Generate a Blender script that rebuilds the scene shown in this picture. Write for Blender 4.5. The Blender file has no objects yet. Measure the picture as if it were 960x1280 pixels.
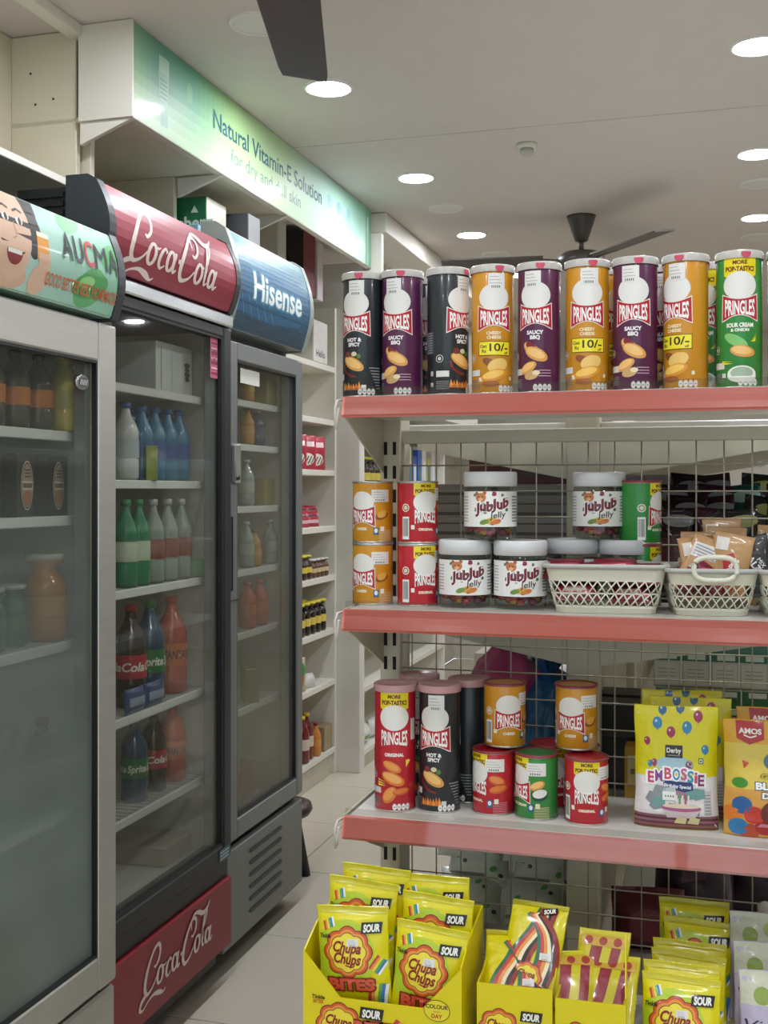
import bpy, bmesh, math, random
from mathutils import Vector, Matrix
from mathutils.geometry import tessellate_polygon
rnd = random.Random(7)
PI = math.pi
SC = bpy.context.scene
COL = SC.collection
# ------------------------------------------------------------------ camera, world, exposure
EYE = 1.42
cam_d = bpy.data.cameras.new('camera'); cam = bpy.data.objects.new('camera', cam_d); COL.objects.link(cam)
cam_d.sensor_fit = 'VERTICAL'; cam_d.sensor_height = 24.0; cam_d.lens = 1430/1280*24.0
cam_d.shift_y = -28/1280; cam_d.clip_start = .05
YAW = math.atan2(.282, .9595)
cam.location = (0, 0, EYE); cam.rotation_euler = (PI/2, 0, YAW)
SC.camera = cam
SC.view_settings.view_transform = 'Standard'; SC.view_settings.look = 'None'
SC.view_settings.exposure = 0.28; SC.view_settings.gamma = 1.0
try: SC.view_settings.use_curve_mapping = False
except Exception: pass
try:
    SC.cycles.use_denoising = True; SC.cycles.max_bounces = 10; SC.cycles.transparent_max_bounces = 24
    SC.cycles.diffuse_bounces = 5; SC.cycles.sample_clamp_indirect = 6.0; SC.cycles.caustics_reflective = False
    SC.cycles.caustics_refractive = False
except Exception: pass
w = bpy.data.worlds.new('world'); SC.world = w; w.use_nodes = True
w.node_tree.nodes['Background'].inputs[0].default_value = (.8, .9, 1, 1)
w.node_tree.nodes['Background'].inputs[1].default_value = 1.6   # daylight fill, let in by the window added behind the camera
LAMP = 165.0        # radiance of each ceiling downlight
CEIL = 2.65

def PX(px, y):
    "world x where the picture column px meets the plane y = const (to read positions off the photograph)"
    t = (px-480)/1430
    return y*(.9595*t-.282)/(.9595+.282*t)
def PY(px, x):
    "world y where the picture column px meets the plane x = const"
    t = (px-480)/1430
    return x*(.9595+.282*t)/(.9595*t-.282)
# ------------------------------------------------------------------ materials
def hx(s):
    s = s.lstrip('#'); v = [int(s[i:i+2], 16)/255 for i in (0, 2, 4)]
    return tuple(c/12.92 if c <= .04045 else ((c+.055)/1.055)**2.4 for c in v)
MATS = {}
def M(name, col='#cccccc', rough=.5, metal=0, spec=.5, var=.06, scale=12, bump=0, bscale=60, coat=0, emit=0, stretch=None):
    if name in MATS: return MATS[name]
    m = bpy.data.materials.new(name); m.use_nodes = True; MATS[name] = m
    nt = m.node_tree; b = nt.nodes['Principled BSDF']; L = nt.links
    c = hx(col)
    tc = nt.nodes.new('ShaderNodeTexCoord'); n = nt.nodes.new('ShaderNodeTexNoise')
    n.inputs['Scale'].default_value = scale; n.inputs['Detail'].default_value = 4
    src = tc.outputs['Object']
    if stretch:
        mp = nt.nodes.new('ShaderNodeMapping'); mp.inputs['Scale'].default_value = stretch
        L.new(src, mp.inputs[0]); src = mp.outputs[0]
    L.new(src, n.inputs['Vector'])
    mx = nt.nodes.new('ShaderNodeMix'); mx.data_type = 'RGBA'
    mx.inputs[6].default_value = (*[x*(1-var) for x in c], 1); mx.inputs[7].default_value = (*[min(1, x*(1+var)) for x in c], 1)
    L.new(n.outputs['Fac'], mx.inputs[0]); L.new(mx.outputs[2], b.inputs['Base Color'])
    b.inputs['Roughness'].default_value = rough; b.inputs['Metallic'].default_value = metal
    b.inputs['Specular IOR Level'].default_value = spec
    if coat: b.inputs['Coat Weight'].default_value = coat; b.inputs['Coat Roughness'].default_value = .12
    if bump:
        n2 = nt.nodes.new('ShaderNodeTexNoise'); n2.inputs['Scale'].default_value = bscale; n2.inputs['Detail'].default_value = 3
        L.new(tc.outputs['Object'], n2.inputs['Vector'])
        bp = nt.nodes.new('ShaderNodeBump'); bp.inputs['Strength'].default_value = bump; bp.inputs['Distance'].default_value = .01
        L.new(n2.outputs['Fac'], bp.inputs['Height']); L.new(bp.outputs[0], b.inputs['Normal'])
    if emit:
        b.inputs['Emission Color'].default_value = (*c, 1); b.inputs['Emission Strength'].default_value = emit
    return m
def PRINT(name, rough=.4, coat=0, bump=0, bscale=60, metal=0):
    if name in MATS: return MATS[name]
    m = bpy.data.materials.new(name); m.use_nodes = True; MATS[name] = m
    nt = m.node_tree; b = nt.nodes['Principled BSDF']
    a = nt.nodes.new('ShaderNodeAttribute'); a.attribute_name = 'Col'
    nt.links.new(a.outputs['Color'], b.inputs['Base Color']); b.inputs['Roughness'].default_value = rough
    b.inputs['Metallic'].default_value = metal
    if coat: b.inputs['Coat Weight'].default_value = coat; b.inputs['Coat Roughness'].default_value = .1
    if bump:
        tc = nt.nodes.new('ShaderNodeTexCoord'); n2 = nt.nodes.new('ShaderNodeTexNoise'); n2.inputs['Scale'].default_value = bscale
        nt.links.new(tc.outputs['Object'], n2.inputs['Vector'])
        bp = nt.nodes.new('ShaderNodeBump'); bp.inputs['Strength'].default_value = bump; bp.inputs['Distance'].default_value = .01
        nt.links.new(n2.outputs['Fac'], bp.inputs['Height']); nt.links.new(bp.outputs[0], b.inputs['Normal'])
    return m
def GLASS(name, tint='#f7f8f5', haze=0.0, hazecol='#b9c2be', gloss=1.0, lo=.4, hi=.7, hscale=2.0, droplets=False):
    if name in MATS: return MATS[name]
    m = bpy.data.materials.new(name); m.use_nodes = True; MATS[name] = m
    nt = m.node_tree; N = nt.nodes; L = nt.links; N.remove(N['Principled BSDF']); out = N['Material Output']
    tr = N.new('ShaderNodeBsdfTransparent'); tr.inputs[0].default_value = (*hx(tint), 1)
    gl = N.new('ShaderNodeBsdfGlossy'); gl.inputs['Roughness'].default_value = .03
    lw = N.new('ShaderNodeLayerWeight'); lw.inputs[0].default_value = .5
    pw = N.new('ShaderNodeMath'); pw.operation = 'POWER'; pw.inputs[1].default_value = 5; L.new(lw.outputs['Facing'], pw.inputs[0])
    mu = N.new('ShaderNodeMath'); mu.operation = 'MULTIPLY_ADD'; mu.inputs[1].default_value = .9*gloss; mu.inputs[2].default_value = .04*gloss; mu.use_clamp = True
    L.new(pw.outputs[0], mu.inputs[0])
    mx = N.new('ShaderNodeMixShader'); L.new(mu.outputs[0], mx.inputs[0]); L.new(tr.outputs[0], mx.inputs[1]); L.new(gl.outputs[0], mx.inputs[2])
    last = mx.outputs[0]
    if haze:
        df = N.new('ShaderNodeBsdfDiffuse'); df.inputs[0].default_value = (*hx(hazecol), 1)
        tl = N.new('ShaderNodeBsdfTranslucent'); tl.inputs[0].default_value = (*hx(hazecol), 1)
        ad = N.new('ShaderNodeMixShader'); ad.inputs[0].default_value = .5
        L.new(df.outputs[0], ad.inputs[1]); L.new(tl.outputs[0], ad.inputs[2])
        tc = N.new('ShaderNodeTexCoord'); nz = N.new('ShaderNodeTexNoise'); nz.inputs['Scale'].default_value = hscale; nz.inputs['Detail'].default_value = 2
        L.new(tc.outputs['Object'], nz.inputs['Vector'])
        # condensation settles towards the bottom of the pane: a real film whose density follows height
        sp = N.new('ShaderNodeSeparateXYZ'); L.new(tc.outputs['Object'], sp.inputs[0])
        mr = N.new('ShaderNodeMapRange'); mr.inputs[1].default_value = hi; mr.inputs[2].default_value = lo; mr.inputs[3].default_value = .12; mr.inputs[4].default_value = 1
        L.new(sp.outputs['Z'], mr.inputs[0])
        m2 = N.new('ShaderNodeMath'); m2.operation = 'MULTIPLY'; L.new(mr.outputs[0], m2.inputs[0])
        mr2 = N.new('ShaderNodeMapRange'); mr2.inputs[1].default_value = .3; mr2.inputs[2].default_value = .7; mr2.inputs[3].default_value = haze*.7; mr2.inputs[4].default_value = haze*1.15
        L.new(nz.outputs['Fac'], mr2.inputs[0]); L.new(mr2.outputs[0], m2.inputs[1]); m2.use_clamp = True
        m3 = N.new('ShaderNodeMixShader'); L.new(m2.outputs[0], m3.inputs[0]); L.new(last, m3.inputs[1]); L.new(ad.outputs[0], m3.inputs[2]); last = m3.outputs[0]
    L.new(last, out.inputs['Surface'])
    return m
# ------------------------------------------------------------------ object helpers
def link(name, me, mat, parent=None, loc=None):
    o = bpy.data.objects.new(name, me); COL.objects.link(o)
    if mat and not me.materials: me.materials.append(mat)
    if parent: o.parent = parent
    if loc: o.location = loc
    return o
def tag(o, label=None, cat=None, group=None, kind=None):
    if label: o['label'] = label
    if cat: o['category'] = cat
    if group: o['group'] = group
    if kind: o['kind'] = kind
    return o
def thing(name, label, cat, loc=(0, 0, 0), rz=0, group=None, rot=None):
    o = bpy.data.objects.new(name, None); COL.objects.link(o); o.location = loc
    o.rotation_euler = rot or (0, 0, rz); o.empty_display_size = .05
    return tag(o, label, cat, group)
KIDS = {}
def dup(root, loc, rot=(0, 0, 0), label=None, group=None, scale=None):
    def cp(o, par):
        c = o.copy(); COL.objects.link(c)
        if par: c.parent = par
        for ch in o.children: cp(ch, c)
        return c
    r = cp(root, None); r.location = loc; r.rotation_euler = rot
    if scale: r.scale = scale
    if label: r['label'] = label
    if group: r['group'] = group
    elif 'group' in r: del r['group']
    return r
class Proto:
    "first placement moves the original, later ones copy it"
    def __init__(s, make): s.make = make; s.o = None
    def put(s, loc, rot=(0, 0, 0), label=None, group=None, scale=None):
        if s.o is None:
            s.o = s.make(); r = s.o; r.location = loc; r.rotation_euler = rot
            if scale: r.scale = scale
            if label: r['label'] = label
            if group: r['group'] = group
            return r
        return dup(s.o, loc, rot, label, group, scale)
class MB:
    def __init__(s): s.b = bmesh.new()
    def box(s, x0, x1, y0, y1, z0, z1, bev=0, seg=1):
        r = bmesh.ops.create_cube(s.b, size=1, matrix=Matrix.Translation(((x0+x1)/2, (y0+y1)/2, (z0+z1)/2)) @ Matrix.Diagonal((abs(x1-x0), abs(y1-y0), abs(z1-z0), 1)))
        if bev:
            es = list({e for v in r['verts'] for e in v.link_edges})
            bmesh.ops.bevel(s.b, geom=es, offset=bev, segments=seg, affect='EDGES', profile=.5)
        return s
    def lathe(s, prof, n=24, c=(0, 0, 0), cap0=True, cap1=True):
        rings = []
        for r, z in prof:
            rings.append([s.b.verts.new((c[0]+r*math.cos(2*PI*i/n), c[1]+r*math.sin(2*PI*i/n), c[2]+z)) for i in range(n)])
        for a, b in zip(rings, rings[1:]):
            for i in range(n):
                f = s.b.faces.new((a[i], a[(i+1) % n], b[(i+1) % n], b[i])); f.smooth = True
        if cap0: s.b.faces.new(rings[0][::-1])
        if cap1: s.b.faces.new(rings[-1])
        return s
    def prism(s, pts, lo, hi, axis='y'):
        "outline pts (a,b) extruded along axis from lo to hi"
        def P(a, b, t): return {'y': (a, t, b), 'x': (t, a, b), 'z': (a, b, t)}[axis]
        A = [s.b.verts.new(P(a, b, lo)) for a, b in pts]; B = [s.b.verts.new(P(a, b, hi)) for a, b in pts]
        n = len(pts)
        s.b.faces.new(A); s.b.faces.new(B[::-1])
        for i in range(n): s.b.faces.new((A[i], B[i], B[(i+1) % n], A[(i+1) % n]))
        bmesh.ops.recalc_face_normals(s.b, faces=s.b.faces[:])
        return s
    def tube(s, pts, r, n=6, closed=False):
        pts = [Vector(p) for p in pts]; rings = []
        m = len(pts)
        for i, p in enumerate(pts):
            if closed: d = pts[(i+1) % m]-pts[i-1]
            else: d = pts[min(i+1, m-1)]-pts[max(i-1, 0)]
            d.normalize(); u = d.orthogonal() if abs(d.z) > .9 else d.cross(Vector((0, 0, 1))); u.normalize(); v = d.cross(u)
            rr = r[i] if isinstance(r, (list, tuple)) else r
            rings.append([s.b.verts.new(p+rr*(math.cos(2*PI*k/n)*u+math.sin(2*PI*k/n)*v)) for k in range(n)])
        pr = list(zip(rings, rings[1:])) + ([(rings[-1], rings[0])] if closed else [])
        for a, b in pr:
            for k in range(n):
                f = s.b.faces.new((a[k], a[(k+1) % n], b[(k+1) % n], b[k])); f.smooth = True
        if not closed: s.b.faces.new(rings[0][::-1]); s.b.faces.new(rings[-1])
        return s
    def bar(s, a, b, wd, th, up=(0, 0, 1)):
        "flat bar from a to b"
        a, b = Vector(a), Vector(b); d = (b-a).normalized(); sd = d.cross(Vector(up)).normalized(); u = sd.cross(d)
        q = []
        for p in (a, b):
            q.append([s.b.verts.new(p+sx*wd/2*sd+sz*th/2*u) for sx, sz in ((-1, -1), (1, -1), (1, 1), (-1, 1))])
        s.b.faces.new(q[0][::-1]); s.b.faces.new(q[1])
        for k in range(4): s.b.faces.new((q[0][k], q[0][(k+1) % 4], q[1][(k+1) % 4], q[1][k]))
        return s
    def quad(s, *p):
        s.b.faces.new([s.b.verts.new(v) for v in p]); return s
    def build(s, name, mat, parent=None, loc=None, smooth=False):
        me = bpy.data.meshes.new(name); bmesh.ops.recalc_face_normals(s.b, faces=s.b.faces[:])
        s.b.to_mesh(me); s.b.free()
        if smooth:
            for p in me.polygons: p.use_smooth = True
        return link(name, me, mat, parent, loc)
# ------------------------------------------------------------------ flat print laid on surfaces
_TX = {}
def textgeo(t, bold=0.0, shear=0.0):
    k = (t, bold, shear)
    if k in _TX: return _TX[k]
    c = bpy.data.curves.new('t', 'FONT'); c.body = t; c.size = 1; c.offset = bold; c.shear = shear; c.resolution_u = 3
    o = bpy.data.objects.new('t', c); COL.objects.link(o)
    dg = bpy.context.evaluated_depsgraph_get(); me = bpy.data.meshes.new_from_object(o.evaluated_get(dg))
    V = [(v.co.x, v.co.y) for v in me.vertices]; F = [tuple(p.vertices) for p in me.polygons]
    bpy.data.objects.remove(o); bpy.data.curves.remove(c); bpy.data.meshes.remove(me)
    if V:
        x0 = min(v[0] for v in V); x1 = max(v[0] for v in V)
        V = [(v[0]-(x0+x1)/2, v[1]) for v in V]
        _TX[k] = (V, F, x1-x0)
    else: _TX[k] = ([], [], 1)
    return _TX[k]
def crom(P, n=6, closed=False):
    out = []; m = len(P)
    for i in range(m if closed else m-1):
        p = [P[(i+j) % m] if closed else P[min(max(i+j, 0), m-1)] for j in (-1, 0, 1, 2)]
        for k in range(n):
            t = k/n
            out.append(tuple(.5*(2*p[1][d]+(p[2][d]-p[0][d])*t+(2*p[0][d]-5*p[1][d]+4*p[2][d]-p[3][d])*t*t+(3*p[1][d]-p[0][d]-3*p[2][d]+p[3][d])*t**3) for d in range(len(P[0]))))
    if not closed: out.append(tuple(P[-1]))
    return out
class Pr:
    def __init__(s): s.it = []
    def raw(s, V, F, col, l): s.it.append((V, F, hx(col) if isinstance(col, str) else col, l)); return s
    def poly(s, pts, col, l=1):
        tri = tessellate_polygon([[Vector((p[0], p[1], 0)) for p in pts]])
        return s.raw([tuple(p[:2]) for p in pts], [tuple(t) for t in tri], col, l)
    def rect(s, x0, x1, y0, y1, col, l=1): return s.poly([(x0, y0), (x1, y0), (x1, y1), (x0, y1)], col, l)
    def ell(s, cx, cy, rx, ry, col, l=1, n=20, rot=0, a0=0, a1=2*PI):
        full = a1-a0 > 6.2
        P = []
        for i in range(n if full else n+1):
            a = a0+(a1-a0)*i/n; x = rx*math.cos(a); y = ry*math.sin(a)
            P.append((cx+x*math.cos(rot)-y*math.sin(rot), cy+x*math.sin(rot)+y*math.cos(rot)))
        return s.poly(P, col, l)
    def ring(s, cx, cy, r0, r1, col, l=1, n=20, sy=1):
        V = []; F = []
        for i in range(n):
            a = 2*PI*i/n
            V += [(cx+r0*math.cos(a), cy+sy*r0*math.sin(a)), (cx+r1*math.cos(a), cy+sy*r1*math.sin(a))]
            j = (i+1) % n; F.append((2*i, 2*i+1, 2*j+1, 2*j))
        return s.raw(V, F, col, l)
    def stroke(s, pts, wd, col, l=1, smooth=0, closed=False):
        if smooth: pts = crom([tuple(p) for p in pts], smooth, closed)
        V = []; F = []; m = len(pts)
        for i, p in enumerate(pts):
            a = pts[(i-1) % m] if closed else pts[max(i-1, 0)]; b = pts[(i+1) % m] if closed else pts[min(i+1, m-1)]
            dx, dy = b[0]-a[0], b[1]-a[1]; q = math.hypot(dx, dy) or 1
            h = (p[2] if len(p) > 2 else wd)/2
            V += [(p[0]-dy/q*h, p[1]+dx/q*h), (p[0]+dy/q*h, p[1]-dx/q*h)]
        for i in range(m if closed else m-1):
            j = (i+1) % m; F.append((2*i, 2*i+1, 2*j+1, 2*j))
        return s.raw(V, F, col, l)
    def text(s, t, cx, cy, h, col, l=2, w=None, bold=0.0, shear=0.0, outline=None, rot=0, warp=None):
        "cap height h, centred on (cx, cy); w squeezes the line to that width"
        if outline: s.text(t, cx, cy, h, outline[0], l, w, bold+outline[1], shear, None, rot, warp); l = l+1
        V, F, W0 = textgeo(t, bold, shear); W = textgeo(t, 0, shear)[2]
        sy = h/.72; sx = (w/W) if w else sy
        out = []
        for x, y in V:
            X = x*sx; Y = (y-.36)*sy
            if warp: X, Y = warp(X, Y)
            out.append((cx+X*math.cos(rot)-Y*math.sin(rot), cy+X*math.sin(rot)+Y*math.cos(rot)))
        return s.raw(out, F, col, l)
    def add(s, other, cx, cy, k=1, l=0, rot=0, shear=0):
        for V, F, c, L in other.it:
            s.it.append(([(cx+k*(x+shear*y)*math.cos(rot)-k*y*math.sin(rot), cy+k*(x+shear*y)*math.sin(rot)+k*y*math.cos(rot)) for x, y in V], F, c, L+l))
        return s
    def clip(s, x0, x1, y0, y1): s.cl = (x0, x1, y0, y1); return s
    def build(s, name, mat, parent, fn, gx=0, gy=0, loc=None):
        "fn(x, y, layer) -> local point; gx, gy: spacing of extra cuts so that print can follow a curved surface"
        b = bmesh.new(); cl = b.loops.layers.float_color.new('Col'); ll = b.verts.layers.int.new('lay')
        for V, F, c, l in s.it:
            vs = []
            for x, y in V:
                v = b.verts.new((x, y, 0)); v[ll] = l; vs.append(v)
            for f in F:
                try:
                    ff = b.faces.new([vs[i] for i in f])
                    for lp in ff.loops: lp[cl] = (*c, 1)
                except ValueError: pass
        def cutall(ax, g):
            lo = min(v.co[ax] for v in b.verts); hi = max(v.co[ax] for v in b.verts)
            k = math.floor(lo/g)+1
            while k*g < hi:
                co = [0, 0, 0]; no = [0, 0, 0]; co[ax] = k*g; no[ax] = 1
                fs = [f for f in b.faces if min(v.co[ax] for v in f.verts) < k*g-1e-7 and max(v.co[ax] for v in f.verts) > k*g+1e-7]
                if fs:
                    geom = fs+list({e for f in fs for e in f.edges})+list({v for f in fs for v in f.verts})
                    bmesh.ops.bisect_plane(b, geom=geom, plane_co=co, plane_no=no, dist=1e-7)
                k += 1
        if hasattr(s, 'cl'):
            x0, x1, y0, y1 = s.cl
            for co, no in (((x0, 0, 0), (-1, 0, 0)), ((x1, 0, 0), (1, 0, 0)), ((0, y0, 0), (0, -1, 0)), ((0, y1, 0), (0, 1, 0))):
                bmesh.ops.bisect_plane(b, geom=b.verts[:]+b.edges[:]+b.faces[:], plane_co=co, plane_no=no, dist=1e-7, clear_outer=True)
        if gx: cutall(0, gx)
        if gy: cutall(1, gy)
        # layer of split verts: take the layer of the face colour group by flood over linked verts
        b.verts.ensure_lookup_table()
        seen = set()
        for v in b.verts:
            if v in seen: continue
            st = [v]; comp = []
            while st:
                q = st.pop()
                if q in seen: continue
                seen.add(q); comp.append(q)
                st += [e.other_vert(q) for e in q.link_edges if e.other_vert(q) not in seen]
            L = max(q[ll] for q in comp)
            for q in comp: q[ll] = L
        for v in b.verts: v.co = Vector(fn(v.co.x, v.co.y, v[ll]))
        for f in b.faces: f.smooth = True
        me = bpy.data.meshes.new(name); b.to_mesh(me); b.free()
        return link(name, me, mat, parent, loc)
EPS = .00022
# lettering: the flowing soda script, drawn once as brush strokes in a unit frame (x 0..4.4, cap height 1)
def script_logo(col):
    p = Pr(); W = .075
    def st(P): p.stroke(P, W, col, 2+len(p.it), smooth=7)
    def oval(cx, cy, rx, ry, w0=.07, w1=.13):
        P = []
        for i in range(20):
            a = 2*PI*i/20; P.append((cx+rx*math.cos(a), cy+ry*math.sin(a), w0+(w1-w0)*abs(math.cos(a))))
        p.stroke(P, .1, col, 2+len(p.it), closed=True)
    # first capital with its long tail
    st([(.56, .60, .05), (.66, .56, .08), (.82, .70, .10), (.86, .94, .11), (.74, 1.10, .11), (.52, 1.06, .10), (.28, .80, .12), (.12, .44, .16), (.12, .14, .15), (.28, -.02, .10), (.54, .06, .07), (.76, .26, .05)])
    st([(.24, .0, .10), (-.02, -.10, .13), (-.10, -.28, .10), (.10, -.34, .06), (.34, -.22, .05), (.66, -.16, .09), (.98, -.22, .14), (1.22, -.30, .07), (1.36, -.24, .03)])
    oval(.96, .24, .16, .22); st([(1.06, .42, .05), (1.2, .40, .05), (1.3, .44, .03)])
    st([(1.60, .38, .08), (1.50, .46, .06), (1.36, .34, .11), (1.32, .14, .12), (1.44, .02, .07), (1.60, .10, .04)])
    oval(1.82, .24, .15, .21); st([(2.02, .46, .10), (1.98, .20, .11), (2.04, .04, .09), (2.16, .10, .04)])
    st([(2.16, .30, .10), (2.34, .33, .10)])
    # second capital and its ribbon
    st([(2.80, .58, .05), (2.92, .54, .07), (3.06, .66, .10), (3.08, .88, .10), (2.96, 1.02, .10), (2.76, 1.0, .10), (2.54, .76, .12), (2.36, .42, .16), (2.34, .12, .15), (2.50, -.06, .11), (2.80, .02, .07), (3.0, .22, .05)])
    st([(2.80, .74, .04), (2.74, .96, .07), (2.92, 1.14, .08), (3.2, 1.10, .13), (3.5, .98, .13), (3.78, 1.04, .09), (3.96, 1.2, .03)])
    oval(3.24, .22, .16, .22); st([(3.34, .42, .05), (3.46, .38, .04)])
    st([(3.50, .30, .05), (3.66, .62, .06), (3.78, .94, .08), (3.70, 1.02, .07), (3.60, .74, .11), (3.56, .30, .12), (3.62, .04, .08), (3.74, .08, .04)])
    oval(3.92, .22, .14, .20); st([(4.12, .44, .10), (4.08, .18, .11), (4.14, .02, .09), (4.28, .10, .04)])
    return p
# ================================================================== ROOM
XL, XR, YF, YB = -2.15, 3.6, -2.6, 9.4
wallm = M('wall_paint', '#cfcabf', .7, bump=.05, bscale=25)
ceilm = M('ceiling_paint', '#cdc5c0', .75, var=.03, bump=.03, bscale=8)
whitelam = M('white_laminate', '#d9d5ca', .45, var=.05, scale=5)
creamlam = M('cream_laminate', '#d0c9b4', .5, var=.06, scale=4)
def struct(name, mb, mat, parent=None): return tag(mb.build(name, mat, parent), kind='structure')
struct('wall_left', MB().box(XL-.1, XL, YF, YB, 0, 2.9), wallm)
struct('wall_right', MB().box(XR, XR+.1, YF, YB, 0, 2.9), wallm)
struct('wall_back', MB().box(XL, XR, YB, YB+.1, 0, 2.9), wallm)
wf = MB(); wf.box(XL, -1.6, YF-.1, YF, 0, 2.9); wf.box(2.6, XR, YF-.1, YF, 0, 2.9); wf.box(-1.6, 2.6, YF-.1, YF, 0, .25); wf.box(-1.6, 2.6, YF-.1, YF, 2.45, 2.9)
struct('wall_front', wf, wallm)
wn = MB()
for x_ in (-1.6, -.22, 1.16, 2.54): wn.box(x_, x_+.06, YF-.08, YF-.02, .25, 2.45)
wn.box(-1.6, 2.6, YF-.08, YF-.02, .25, .31); wn.box(-1.6, 2.6, YF-.08, YF-.02, 2.39, 2.45)
wn = struct('added_window_1', wn, M('added_window_frame', '#9a9c9c', .4, .5))  # unseen window, added so that daylight fills the shelf fronts
MB().box(-1.58, 2.58, YF-.052, YF-.046, .28, 2.42).build('added_window_glass', GLASS('added_window_pane', '#eef4f2'), wn)
# floor: grout bed with separate tiles
flo = struct('floor', MB().box(XL, XR, YF, YB, -.06, -.004), M('grout', '#8f8a80', .8))
tm = MB(); tm.box(-.2975, .2975, -.2975, .2975, -.0045, 0, .0015)
t0 = tm.build('tile', M('floor_tile', '#cdc5b4', .22, spec=.5, var=.05, scale=3), flo)
tmesh = t0.data; bpy.data.objects.remove(t0)
nx = int((XR-XL)/.6); ny = int((YB-YF)/.6)
for i in range(nx+1):
    for j in range(ny):
        x = -2.15+.3+.6*i+.02; y = YF+.3+.6*j
        if x > XR-.3: continue
        link('tile', tmesh, None, flo, (x, y, 0))
# ceiling boards: seams run across the room
ce = struct('ceiling', MB().box(XL, XR, YF, YB, CEIL+.012, CEIL+.1), M('ceiling_gap', '#55504a', .9))
def seam_y(px, py):
    Y = 1430*(CEIL-EYE)/(EYE*0+612-py); X = (px-480)/1430*Y; return .282*X+.9595*Y
ys = [YF, 1.42, 3.86, 6.3, YB]
for a, b in zip(ys, ys[1:]):
    MB().box(XL, XR, a+.003, b-.003, CEIL, CEIL+.012, .001).build('ceiling_panel', ceilm, ce)
struct('trim_1', MB().box(-1.66, -1.62, YF, 2.75, CEIL-.03, CEIL-.001), whitelam)
# ------------------------------------------------------------------ ceiling lights
lampm = M('lamp_diffuser', '#f4f8ff', .5, emit=LAMP, var=0)
lampoff = M('lamp_off', '#cfcdc8', .4, var=.02)
ringm = M('lamp_ring', '#dcdad4', .4)
def mk_light(on):
    def f():
        t = thing('downlight', 'x', 'ceiling light')
        r = MB().lathe([(.064, 0), (.066, -.006), (.074, -.006), (.078, -.001), (.078, 0)], 32, cap0=False, cap1=False).build('trim_ring', ringm, t)
        d = MB().lathe([(.0645, -.0035), (.0005, -.0035)], 32, cap0=False).build('diffuser', lampm if on else lampoff, t)
        return t
    return f
lit = Proto(mk_light(True)); off = Proto(mk_light(False))
LN = {(-1.15, 3.31): 'lit round ceiling light nearest the green sign, just right of the dark fan blade',
      (-1.15, 4.36): 'lit round ceiling light over the far end of the green sign',
      (-1.15, 5.41): 'small lit round ceiling light farthest along the shelving wall',
      (.10, 3.33): 'largest lit round ceiling light, at the top right of the ceiling',
      (.13, 4.40): 'lit round ceiling light in the middle of the right-hand row',
      (.16, 5.43): 'lit round ceiling light farthest back in the right-hand row'}
ORDN = ['first', 'second', 'third', 'fourth', 'fifth', 'sixth', 'seventh', 'eighth', 'ninth', 'tenth', 'eleventh', 'twelfth']
LPOS = list(LN)+[(-1.15, 2.26), (-1.15, 1.2), (-1.15, .15), (.08, 2.26), (.08, 1.2), (.08, .15), (1.35, 1.2), (1.35, 3.33), (1.35, 5.4), (1.35, -.9), (.08, -.9), (-1.15, -.9), (-1.1, 6.5), (.15, 6.5), (2.6, 2.3), (2.6, 4.4), (1.35, 7.5), (-1.1, 7.6)]
LROW = {}
for x, y in LPOS: LROW.setdefault(round((x+1.15)/1.25), []).append(y)
for x, y in LPOS:
    c = round((x+1.15)/1.25); n_ = sorted(LROW[c]).index(y)
    lit.put((x, y, CEIL), label=LN.get((x, y), 'ceiling light out of view, %s lengthwise row, %s from the added window' % (ORDN[c], ORDN[n_])), group='lit ceiling lights')
for x, y, lb in ((-1.17, 2.80, 'unlit round ceiling light partly behind the near dark fan blade'),
                 (-1.15, 4.87, 'unlit round ceiling light between the two far lit ones over the sign end'),
                 (-1.12, 5.9, 'faint unlit round ceiling light past the farthest lit one on the left'),
                 (.15, 4.83, 'unlit round ceiling light between the two lower lit ones at the right edge'),
                 (.17, 5.85, 'faint unlit round ceiling light below the lowest lit one at the right edge')):
    off.put((x, y, CEIL), label=lb, group='unlit ceiling lights')
# smoke detector
t = thing('smoke_detector', 'small white smoke detector on the ceiling beyond the seam', 'smoke detector', (-.66, 4.05, CEIL))
MB().lathe([(.036, 0), (.036, -.014), (.030, -.018)], 20).build('base', whitelam, t)
MB().lathe([(.024, -.018), (.024, -.034), (.012, -.042)], 16).build('sensor_head', M('sensor_grey', '#b5b2ac', .5), t)
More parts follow.
